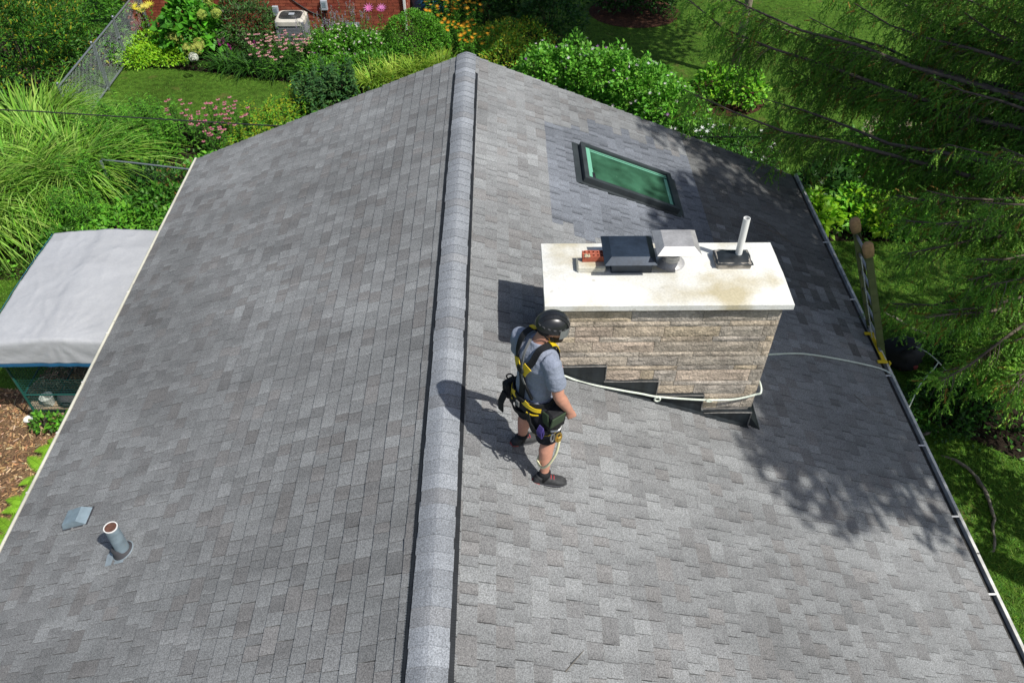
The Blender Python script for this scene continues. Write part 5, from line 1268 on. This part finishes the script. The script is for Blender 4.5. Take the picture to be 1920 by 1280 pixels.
hy = shrub('hydrangea', 'big-leaved hydrangea with lime green and white flower heads', (-8.0, 21.75), (.85, .75, 1.45), 1500, .19, [(.05, .16, .02), (.07, .21, .025), (.035, .12, .018)], aspect=.8, lump=.28)
def flower_head(p, r, cols, parent, name='flower_head', n=70):
    d = rand_dir(n, .25); P = np.array(p)+d*r*rng.uniform(.88, 1.0, (n, 1))
    link(name, blossoms(P, d, r*.34, cols, 5), M['petal'], parent)
for (x, y) in ((-7.90, 22.20), (-7.53, 22.19), (-7.47, 21.31), (-7.11, 21.41)): flower_head((x, y, 1.25), .14, [(.42, .50, .10), (.36, .46, .08)], hy)
for (x, y) in ((-8.40, 21.11), (-8.20, 21.08), (-7.75, 20.46), (-7.53, 20.43), (-7.55, 20.78)): flower_head((x, y, .7), .15, [(.48, .52, .12), (.40, .47, .09)], hy)
flower_head((-7.51, 20.05, .66), .12, [(.78, .80, .70), (.7, .74, .6)], hy)
yd = stalks('dahlia', 'yellow dahlias at the corner of brick wall and fence', (-9.5, 22.6), 6, .95, .25, G_MID, .17, 16, 'flower', None, .45, (.13, [(.80, .72, .06), (.75, .7, .12)], 'open'))
shrub('butterfly_bush', 'dark grey-green butterfly bush with magenta spikes before the brick wall', (-6.75, 22.2), (.95, .75, 1.35), 3600, .12, [(.03, .075, .03), (.045, .10, .04), (.06, .12, .05), (.05, .04, .04)], aspect=.3, lump=.3)
bs = bpy.data.objects['butterfly_bush']; 
for (x, y, z_) in ((-7.2, 21.33, .45), (-7.1, 21.40, .45), (-6.85, 21.06, .45), (-6.22, 21.25, .45), (-6.9, 22.3, 1.45), (-6.4, 22.3, 1.45)):
    n = 40; t = rng.random(n); P = np.c_[x+rng.normal(0, .022, n), y+rng.normal(0, .022, n)-.06*t, z_+.2*t-.05]; link('flower_spike', blossoms(P, rand_dir(n), .022, [(.38, .03, .22), (.30, .02, .20)], 4), M['petal'], bs)
for x, y, lab in ((-6.0, 21.1, 'pale pink coneflowers left of the air conditioner'), (-5.55, 21.1, 'pale pink coneflowers in front of the air conditioner'), (-5.05, 20.7, 'pale pink coneflowers below the air conditioner'), (-4.75, 21.0, 'pale pink coneflowers right of the air conditioner'), (-5.7, 20.3, 'low faded coneflowers at the lawn edge')):
    stalks('coneflower', lab, (x, y), 17, .72, .38, G_MID+G_DARK, .2, 14, 'flower', 'pale pink coneflowers by the brick wall', .22, (.055, [(.75, .42, .40), (.70, .36, .36), (.66, .33, .38)], 'cone'))
for x, y, lab in ((-6.3, 20.6, 'dark strap-leaved clump below the butterfly bush'), (-5.35, 20.5, 'dark strap-leaved clump below the pale coneflowers'), (-4.6, 20.3, 'dark strap-leaved clump right of the lawn edge'), (-6.95, 20.8, 'dark strap-leaved clump beside the hydrangea')):
    grass_clump('daylily', lab, (x, y), 230, .72, .03, .3, G_MID+G_DARK, .8, .75, 'strap-leaved clumps', 'plant')
for x, y, lab in ((-4.5, 21.9, 'lavender haze of flowers beside the air conditioner'), (-4.1, 22.1, 'tallest lavender flowered plant at the brick wall'), (-3.75, 22.4, 'lavender flowered plant next to the blue wall hatch')):
    stalks('russian_sage', lab, (x, y), 26, .95, .38, [(.13, .17, .11), (.10, .15, .09)], .07, 30, 'flower', 'lavender flowered plants', .3, (.035, [(.34, .30, .42), (.40, .37, .47)], 'spike'), .35)
for x, y, lab in ((-3.9, 21.5, 'plant with small white flowers below the lavender'), (-3.5, 21.4, 'white flowered plant left of the tall pink flowers'), (-3.1, 21.0, 'white flowered plant near the boxwood'), (-4.3, 20.9, 'white flowered plant above the blue-green stems')):
    shrub('phlox', lab, (x, y), (.5, .45, .85), 1300, .085, G_MID+G_FRESH, 'flower', 'small white flowered plants', [(34, .035, [(.78, .76, .68), (.80, .62, .62)], 'blossom')], lump=.32)
for x, y, lab in ((-3.7, 20.3, 'leafy perennial with purple tufts above the blue-green stems'), (-3.0, 20.4, 'leafy perennial before the boxwood'), (-4.3, 20.0, 'leafy perennial at the right tip of the lawn'), (-2.4, 20.9, 'low leafy perennial in the shade of the boxwood')):
    shrub('perennial', lab, (x, y), (.5, .42, .6), 1000, .10, G_FRESH+G_MID, 'plant', 'leafy perennials behind the ridge', [(5, .05, [(.22, .05, .24)], 'blossom')], lump=.35, aspect=.35)
stalks('hibiscus', 'tall stalk with two bright pink flowers against the brick wall', (-2.95, 21.9), 3, 1.42, .06, G_MID, .12, 22, 'flower', None, .5, (.13, [(.78, .20, .50), (.72, .24, .52)], 'open'))
shrub('boxwood', 'rounded clipped green shrub at the brick house corner', (-1.85, 21.4), (.92, .85, 1.25), 6500, .055, [(.06, .16, .02), (.085, .21, .028), (.045, .12, .018)], lump=.10, aspect=.6, shell=.8)
for x, y, h, lab in ((-1.1, 22.4, 1.15, 'orange flowers behind the boxwood'), (-.45, 22.3, 1.1, 'orange flowers right of the boxwood at the back'), (-.75, 21.4, 1.0, 'orange flowers just beyond the ridge tip'), (-.25, 21.0, .9, 'orange flowers nearest the yellow spirea')):
    stalks('orange_daisy', lab, (x, y), 24, h, .42, G_FRESH, .12, 40, 'flower', 'orange flowered plants', .35, (.07, [(.80, .33, .02), (.82, .42, .03)], 'open'))
for x, y, lab in ((.4, 21.4, 'yellow-green spirea right of the ridge tip'), (1.2, 21.5, 'yellow-green spirea furthest from the brick wall'), (.7, 20.4, 'yellow-green spirea nearest the ridge tip')):
    shrub('spirea', lab, (x, y), (.85, .75, .95), 2800, .07, G_YEL+G_FRESH+[(.26, .20, .03)], 'shrub', 'yellow-green spireas', lump=.3, aspect=.45)
for x, y, lab in ((-.95, 23.6, 'dark shrub beside the blue sheet'), (.05, 23.3, 'dark shrub behind the orange flowers'), (.9, 23.8, 'dark shrub at the top edge of the garden'), (1.9, 22.4, 'dark shrub by the shaded lawn')):
    shrub('dark_shrub', lab, (x, y), (.9, .8, 1.5), 2200, .11, G_DARK, 'shrub', 'dark shrubs at the top edge', lump=.3)
for x, y, lab in ((4.0, 24.6, 'dark shrub in the far mulch ring, left one'), (5.1, 24.5, 'dark shrub in the far mulch ring, right one')):
    shrub('dark_shrub', lab, (x, y), (.7, .6, .9), 1400, .12, G_DARK, 'shrub', 'shrubs in the far mulch ring', lump=.3)
ROS = [(.09, .22, .035), (.065, .175, .028), (.12, .27, .05)]
for x, y, h, lab in ((1.6, 18.9, 1.5, 'leafy hedge shrub at the ridge end with pale flowers'), (2.45, 18.7, 1.6, 'second leafy hedge shrub from the ridge end'), (3.2, 18.3, 1.65, 'tallest leafy hedge shrub with white and lilac flowers'), (3.9, 17.8, 1.6, 'leafy hedge shrub fourth from the ridge end'), (4.45, 17.1, 1.4, 'leafy hedge shrub next to the white roses')):
    shrub('rose_of_sharon', lab, (x, y), (.85, .75, h), 2700, .105, ROS, 'shrub', 'hedge shrubs beyond the right gable', [(14, .05, [(.78, .76, .78), (.80, .70, .76)], 'blossom'), (4, .05, [(.36, .16, .42)], 'blossom')], lump=.3, aspect=.6)
for x, y, lab in ((4.0, 16.6, 'white rose bush below the hedge'), (4.7, 16.3, 'white rose bush in front of the mulch ring'), (5.4, 16.2, 'white rose bush under the first hanging spruce boughs'), (6.1, 15.9, 'white rose bush deep under the spruce'), (3.4, 16.0, 'white rose bush hidden at the gable edge'), (4.9, 15.3, 'white rose bush nearest the gable'), (5.8, 14.8, 'white rose bush by the far right roof corner')):
    shrub('rose_bush', lab, (x, y), (.72, .62, .8), 1700, .07, G_MID+G_DARK, 'shrub', 'white rose bushes', [(16, .055, [(.80, .80, .78)], 'blossom')], lump=.3)
for x, y, lab in ((5.95, 19.0, 'lime leafy shrub left of the pale trunk'), (6.6, 18.7, 'lime leafy shrub in the mulch ring under the pale trunk')):
    shrub('weigela', lab, (x, y), (.62, .55, .8), 1000, .13, [(.10, .24, .025), (.16, .30, .035), (.06, .16, .02)], 'shrub', 'shrubs in the mulch ring', lump=.3, aspect=.6)
for x, y, lab in ((9.5, 15.4, 'hydrangea with creamy pink panicles beyond the spruce, left one'), (10.2, 15.2, 'hydrangea with creamy pink panicles, middle one'), (12.0, 16.4, 'hydrangea with creamy pink panicles furthest right'), (8.7, 15.1, 'small panicle hydrangea mostly behind spruce boughs')):
    e = shrub('panicle_hydrangea', lab, (x, y), (.85, .8, 1.35), 1500, .13, G_MID+G_FRESH, 'shrub', 'panicle hydrangeas', lump=.3)
    for k in range(12):
        a = random.uniform(0, 6.28); q = random.uniform(.3, .85); n = 40; t = rng.random(n); c = np.array((x+q*.85*math.cos(a), y+q*.8*math.sin(a), 1.35*(.32+.68*math.sqrt(1-q*q))))
        d = rand_dir(n); P = c+d*np.c_[.075*(1-t*.7), .075*(1-t*.7), np.zeros(n)]+np.c_[np.zeros((n, 2)), .24*t]; link('flower_panicle', blossoms(P, d, .03, [(.72, .62, .46), (.70, .50, .40), (.66, .60, .48)], 4), M['petal'], e)
for x, y, s, base, lab in ((6.9, 13.6, .62, G_LIME, 'lime large-leaved plant at the far right roof corner'), (7.8, 13.9, .6, G_LIME+G_FRESH, 'lime large-leaved plant behind the ladder tops'), (8.4, 13.6, .55, G_LIME, 'lime large-leaved plant further right on the lawn edge'), (8.9, 13.4, .5, G_FRESH, 'green large-leaved plant under the hydrangeas'), (7.6, 14.6, .7, G_DARK, 'dark glossy shrub behind the lime plants'), (8.4, 14.9, .7, G_DARK+G_MID, 'dark shrub below the hydrangeas')):
    shrub('hosta', lab, (x, y), (s, s, s*.9), 620, .17, base, 'plant', 'plants along the shaded border', lump=.25, aspect=.6)
for x, y, lab in ((7.5, 8.3, 'low ivy patch beside the rope on the ground'), (8.1, 8.6, 'low ivy patch under the spruce boughs'), (8.5, 9.6, 'low ivy patch behind the black bag')):
    shrub('ivy', lab, (x, y), (.62, .6, .28), 900, .085, G_DARK+[(.05, .13, .025)], 'plant', 'ivy under the spruce', lump=.35, z0=.02)
for x, y, lab in ((-6.75, 8.15, 'creeping plant at the foot of the wire mesh'), (-6.35, 8.1, 'creeping plant climbing the wire mesh below the red lid'), (-5.95, 8.1, 'creeping plant by the gutter end of the run')):
    shrub('creeper', lab, (x, y), (.24, .14, .42), 130, .085, G_FRESH+G_MID, 'plant', 'creepers at the run', z0=.03)
for x, y, lab in ((-6.2, 7.75, 'bright fern below the wire run'), (-6.35, 7.25, 'second bright fern down the gutter'), (-6.3, 6.7, 'third bright fern down the gutter'), (-6.35, 6.15, 'lowest bright fern at the left picture edge')):
    fern(lab, (x, y), 9, .62, (.15, .27, .03))

# ------------------------------------------------------------------ stuff: grass, chips, low cover
P2 = scatter([LAWN], 17000)
R2 = scatter([[(-9.5, 9.2), (-7.0, 9.2), (-7.0, 12.6), (-9.8, 12.9)]], 12000)
R3 = scatter([[(5.6, 3.0), (9.6, 3.0), (12, 10), (13, 13), (6.6, 12.9), (5.6, 11.5)]], 60000, [BED_SHADE])
R4 = scatter([[(1.8, 19.8), (6.5, 16.6), (9, 16.2), (13.5, 17.4), (16, 25.5), (1.8, 25.5)]], 30000, [BED_RING, BED_DARK])
P2 = np.concatenate([P2, R2, R3, R4]); n = len(P2)
V, F, C = blades(np.c_[P2, np.full(n, .0)], rand_dir(n, 1.1)*np.array([1, 1, .0])+np.array([0, 0, .9]), rng.uniform(.05, .10, n), rng.uniform(.010, .018, n), .6, colour(n, [(.065, .155, .016), (.085, .18, .02), (.05, .12, .014), (.12, .19, .03)], .3), 1)
tag(link('grass', np_mesh('grass', V, F, C), M['grass_blade']), 'short mown lawn grass around the house', 'grass', kind='stuff')
n = 26000; P2 = scatter([CHIPS], n); n = len(P2)
az = rng.random(n)*6.28; D = np.c_[np.cos(az), np.sin(az), rng.normal(0, .25, n)]; D = unit(D); S_ = unit(np.c_[-np.sin(az), np.cos(az), rng.normal(0, .4, n)]); ln = rng.uniform(.015, .055, (n, 1)); wd = rng.uniform(.005, .013, (n, 1))
Pc = np.c_[P2, rng.uniform(.012, .04, n)]; V = np.stack([Pc-D*ln-S_*wd, Pc+D*ln-S_*wd, Pc+D*ln*.9+S_*wd, Pc-D*ln*.9+S_*wd], 1).reshape(-1, 3); k = np.arange(n)[:, None]*4
tag(link('wood_chips', np_mesh('wood_chips', V, k+np.array([[0, 1, 2, 3]]), np.repeat(colour(n, [(.44, .28, .14), (.34, .20, .095), (.25, .14, .07), (.52, .37, .22), (.14, .08, .045)], .3), 4, 0)), M['wood_chip']), 'brown wood chips spread left of the house', 'wood chips', kind='stuff')
avoid = [LAWN, [(-10.4, 23.1), (-2, 23.1), (-2, 26), (-10.4, 26)]]
P2 = np.concatenate([scatter([BED_FAR], 26000, avoid), scatter([BED_HEDGE], 9000), scatter([BED_RIGHT], 6000), scatter([BED_SHADE], 1800)]); n = len(P2)
hgt = rng.random(n)**1.6*.34+.01; Pc = np.c_[P2, hgt]; ll = rng.uniform(.05, .13, n)
nz = np.array([noise.noise((x*.8, y*.8, 3)) for x, y in P2]); C = colour(n, G_MID+G_FRESH+G_DARK, .3)*(1+.5*nz[:, None])
tag(link('low_cover', leaf_mesh('low_cover', Pc, rand_dir(n, .3), np.tile([0, 0, 1.], (n, 1))+rand_dir(n)*.7, ll, ll*.5, np.clip(C, .004, 1)), M['leaf']), 'low mixed foliage filling the flower beds', 'foliage', kind='stuff')
# roots breaking the lawn
for pts, lab in (([(7.28, 7.55, .02), (7.65, 7.24, .05), (7.72, 6.75, .06), (7.55, 6.12, .06), (7.34, 5.77, .01)], 'long bare tree root snaking down the right edge'), ([(7.1, 7.87, .0), (7.3, 7.95, .04), (7.52, 8.03, .0)], 'short bare root by the gutter'), ([(7.5, 10.95, .0), (7.7, 10.7, .04), (7.9, 10.45, .04), (8.3, 10.1, .0)], 'bare root behind the black bag')):
    b = MB(); P = [p+Vector((random.uniform(-.03, .03), random.uniform(-.03, .03), -.032+random.uniform(-.02, .012))) for p in smooth_path(pts, 5)]; b.tube(P, [.034*(1-.5*abs(i/len(P)-.4))*random.uniform(.6, 1.25) for i in range(len(P))], 7); tag(b.build('tree_root', M['root'], smooth=True), lab, 'root')

# ------------------------------------------------------------------ trees
def in_view(p, m=1.12):
    d = Vector(p)-CAM; dep = d.dot(fwd)
    return dep > .5 and abs(d.dot(r2)/dep*28/36) < .5*m and abs(d.dot(d2)/dep*28/36) < .334*m
def spruce(label, loc, H, zlow, rlow, nb, seed, lean_view=True, az_list=None, dens=1.0):
    rs = np.random.default_rng(seed); e = empty('spruce_tree', (*loc, 0), label, 'tree')
    b = MB(); P = [(loc[0]+.1*math.sin(z_*.5), loc[1]+.1*math.cos(z_*.4), z_) for z_ in np.linspace(0, H, 16)]; b.tube(P, [.30*(1-i/15.2)+.01 for i in range(16)], 12); b.build('trunk', M['spruce_bark'], e, smooth=True)
    NV = []; NF = []; NC = []; off = 0; TB = MB(); TW = MB()
    specs = []
    for k in range(nb):
        f = (k+rs.random()*.6)/nb; z_ = zlow+(H-zlow-.4)*f**1.12; az = k*2.39996+rs.normal(0, .25); Lb = rlow*(1-f)**.6*rs.uniform(.75, 1.1)*(.5 if (math.sin(az) < -.25 and z_ < 11) else 1)+.25
        specs.append((z_, az, Lb, rs.uniform(.05, .22), rs.uniform(.28, .5), .4))
    specs += list(az_list or [])
    for z_, az, Lb, rise, droop, weep in specs:
        h = np.array([math.cos(az), math.sin(az), 0]); sd_ = np.array([-h[1], h[0], 0]); base = np.array([loc[0], loc[1], z_]); wob = rs.normal(0, .10); ph = rs.random(3)*6.28
        def cur(s): s = np.asarray(s, float)[..., None]; return base+h*Lb*s*(1-.06*s)+sd_*wob*Lb*s*s+sd_*.035*np.sin(s*Lb*2.1+ph[0])*Lb*.35*s+np.array([0, 0, 1])*(Lb*(rise*s-droop*s*s+.16*s**4)+.05*np.sin(s*Lb*2.7+ph[1])*s)
        ss = np.linspace(0, 1, 10); pts = cur(ss); fine = any(in_view(p) for p in pts[2:])
        TB = MB(); TB.tube([tuple(p) for p in pts], [.05*min(1.1, Lb/4)*(1-.92*s)+.003 for s in ss], 6 if fine else 4); TB.build('limb', M['spruce_bark'], e, smooth=True, recalc=False)
        step = .080 if fine else .16; m = max(6, int(Lb*.86/step)); sp = np.repeat(np.linspace(.14, .985, m), 2)+rs.normal(0, .006, 2*m); side = np.tile([1., -1.], m)
        sp = np.clip(sp, .1, .995); ls = (.26+weep*1.05*(1-sp)**.45*min(1.1, Lb/4))*rs.uniform(.6, 1.15, 2*m); base2 = cur(sp); tan = unit(cur(np.clip(sp+.02, 0, 1.02))-cur(sp-.02))
        d0 = unit(tan*.75+sd_*side[:, None]*rs.uniform(.55, 1.0, (2*m, 1))+rs.normal(0, .12, (2*m, 3))); hang = rs.uniform(.55, 1.35, 2*m)
        gap = np.sin(sp*Lb*3.1+ph[2])+.6*np.sin(sp*Lb*7.3+ph[0]) < -.15; ls = np.where(gap, ls*.28, ls); bare = rs.random(2*m) < np.where(sp < .35, .4, .10)
        def sub(i, u): u = u[:, None]; l_ = ls[i][:, None]; ho = np.minimum(l_, .42+.25*l_); return base2[i]+d0[i]*ho*u*(1-.4*u)-np.array([0, 0, 1])*l_*hang[i][:, None]*u**1.6*.85
        for i in range(0, 2*m):
            if not fine and i % 3: continue
            q = sub(np.full(4, i), np.array([0, .25, .6, 1.])); TW.tube([tuple(p) for p in q], [.006, .0045, .003, .0015], 3, cap=False, col=(.16, .115, .075) if not bare[i] else (.20, .165, .125))
        tstep = .05 if fine else .07; cnt = np.maximum(2, (ls/tstep*dens).astype(int)); cnt[bare] = (cnt[bare]*.12).astype(int)
        idx = np.repeat(np.arange(2*m), cnt)
        if len(idx) == 0: continue
        u = rs.random(len(idx))*.93+.05; tb = sub(idx, u); tt = unit(sub(idx, u+.03)-sub(idx, u-.03)); lat = unit(np.cross(tt, rs.normal(size=(len(idx), 3))))
        td = unit(tt*.75+lat*.7-np.array([0, 0, .18])); tl = rs.uniform(.13, .27, len(idx))*(1 if fine else 1.6)
        # the tip of every branchlet carries one too
        it = np.where(~bare)[0]; tb = np.concatenate([tb, sub(it, np.full(len(it), .9))]); td = np.concatenate([td, unit(sub(it, np.full(len(it), 1.))-sub(it, np.full(len(it), .9)))]); tl = np.concatenate([tl, np.full(len(it), .2)])
        nn = 17 if fine else 7; n = len(tb); a = rs.random((n, nn))*6.283; t = (np.arange(nn)+.5)/nn; t = t[None]+rs.normal(0, .03, (n, nn))
        A = unit(np.cross(td, np.array([.31, .2, .93]))); B = np.cross(td, A)
        rad = A[:, None]*np.cos(a)[..., None]+B[:, None]*np.sin(a)[..., None]; p0 = tb[:, None]+td[:, None]*(tl[:, None]*t)[..., None]
        nl = (.034 if fine else .10)*rs.uniform(.8, 1.2, (n, nn, 1)); nd = unit(rad*.75+td[:, None]*.75); nw = np.cross(nd, td[:, None]); nw = unit(nw)*(.0092 if fine else .03)
        V = np.stack([p0-nw, p0+nw, p0+nd*nl], 2).reshape(-1, 3); k_ = n*nn
        NV.append(V); NF.append(np.arange(k_*3).reshape(-1, 3)+off); off += k_*3
        g = rs.random((n, 1)); cc = np.where(g < .72, np.array([[.068, .165, .042]]), np.where(g < .93, np.array([[.125, .245, .06]]), np.array([[.12, .085, .035]])))*rs.uniform(.7, 1.3, (n, 1))
        sp_all = np.concatenate([sp[idx], sp[it]]); cc = cc*(1+.35*(sp_all[:, None] > .85)); NC.append(np.repeat(cc, nn*3, 0))
    TW.build('twigs', M['spruce_twig'], e, recalc=False)
    V = np.concatenate(NV); print('spruce needles', label[:20], len(V)//3)
    link('crown', np_mesh('crown', V, np.concatenate(NF), np.concatenate(NC)), M['needles'], e); return e
def az_to(tx, ty, x, y): return math.atan2(y-ty, x-tx)
TA = (10.3, 8.3)
custom = []
for k, (x, y, z_) in enumerate(((6.97, 12.69, 5.4), (7.46, 11.72, 5.6), (7.70, 10.85, 5.2), (6.23, 13.33, 5.5), (3.70, 13.94, 4.6), (4.14, 13.85, 4.9), (4.71, 13.53, 4.4), (5.27, 13.11, 4.3), (4.18, 12.77, 4.0), (5.91, 12.35, 4.1), (6.13, 12.72, 4.9), (6.74, 11.95, 4.8), (7.33, 11.76, 5.2), (5.51, 13.77, 5.1), (6.40, 11.59, 4.2), (4.79, 12.20, 3.9), (5.63, 11.52, 3.6), (6.84, 10.95, 4.6), (4.44, 11.53, 3.6), (5.58, 7.13, 2.9), (5.71, 7.61, 3.2), (6.06, 6.85, 2.6), (6.31, 7.76, 3.6), (5.97, 8.70, 3.4), (6.33, 9.25, 3.8), (6.53, 8.07, 4.2), (6.47, 6.93, 3.0), (6.57, 7.15, 3.6), (6.56, 9.29, 4.2), (7.07, 8.71, 4.4), (5.78, 7.22, 3.0), (6.14, 7.30, 3.2), (6.41, 7.73, 3.8), (6.07, 8.11, 3.5), (6.78, 7.60, 3.9), (6.72, 6.75, 2.7), (6.09, 9.42, 3.6), (6.32, 7.13, 2.9), (6.21, 8.39, 3.8), (6.82, 6.92, 3.1))):
    ln = math.hypot(x-TA[0], y-TA[1])*1.06; ri, dr = (.19 if k < 19 else .06)+.03*(k % 3), .28+.03*(k % 4)
    custom.append((z_-ln*(ri-dr+.16), az_to(*TA, x, y), ln, ri, dr, 1.0 if k < 19 else .55))
for (x, y, z_) in ((8.3, 5.2, 3.3), (9.2, 4.6, 3.1), (9.0, 5.6, 3.8), (8.7, 6.0, 2.9), (9.9, 4.4, 3.5), (8.4, 6.2, 4.2), (9.6, 5.2, 4.4)):
    ln = math.hypot(x-TA[0], y-TA[1])*1.06; custom.append((z_+.05*ln, az_to(*TA, x, y), ln, .08, .29, .55))
spruce('large drooping spruce whose boughs hang over the right eave', TA, 18, 6.2, 3.7, 90, 11, az_list=custom)
def broadleaf(label, loc, H, zc, r, n, mat, name='tree', rz=.75, tr=.16, lobes=(), rx=1.0):
    e = empty(name, (*loc, 0), label, 'tree'); b = MB(); x, y = loc
    b.tube([(x, y, 0), (x+.03, y+.02, H*.3), (x-.05, y+.05, zc)], [tr, tr*.8, tr*.6], 10)
    for k in range(8):
        a = k*.8; b.tube([(x-.04, y+.04, zc*(.9+.012*k)), (x+r*.4*math.cos(a), y+r*.4*math.sin(a), zc+.4), (x+r*.8*math.cos(a), y+r*.8*math.sin(a), zc+1.2)], [.06, .04, .01], 6)
    b.build('trunk', mat, e, smooth=True)
    d = rand_dir(n); rad = lumpy(d, 5, .16)*rng.random(n)**.4; P = np.array([x, y, zc+r*rz*.8])+d*rad[:, None]*np.array([r*rx, r, r*rz])
    for (lx, ly, lz, lr, ln_) in lobes:
        d = rand_dir(ln_); P = np.concatenate([P, np.array([x+lx, y+ly, zc+lz])+d*(lr*rng.random((ln_, 1))**.5)])
    n = len(P); link('crown', leaf_mesh('crown', P, rand_dir(n), rand_dir(n, .8), .2, .12, colour(n, G_MID)), M['leaf'], e)
broadleaf('tree with a pale trunk rising from the mulch ring', (6.7, 20.1), 9, 5.4, 3.6, 16000, M['bark_pale'], tr=.115)
broadleaf('tall leafy tree off the right edge that shades the lower roof', (9.9, 3.9), 16, 9.9, 2.9, 19000, M['bark'], rz=.9, tr=.22, lobes=((0, -2.9, 3.4, 1.0, 1000),), rx=.5)
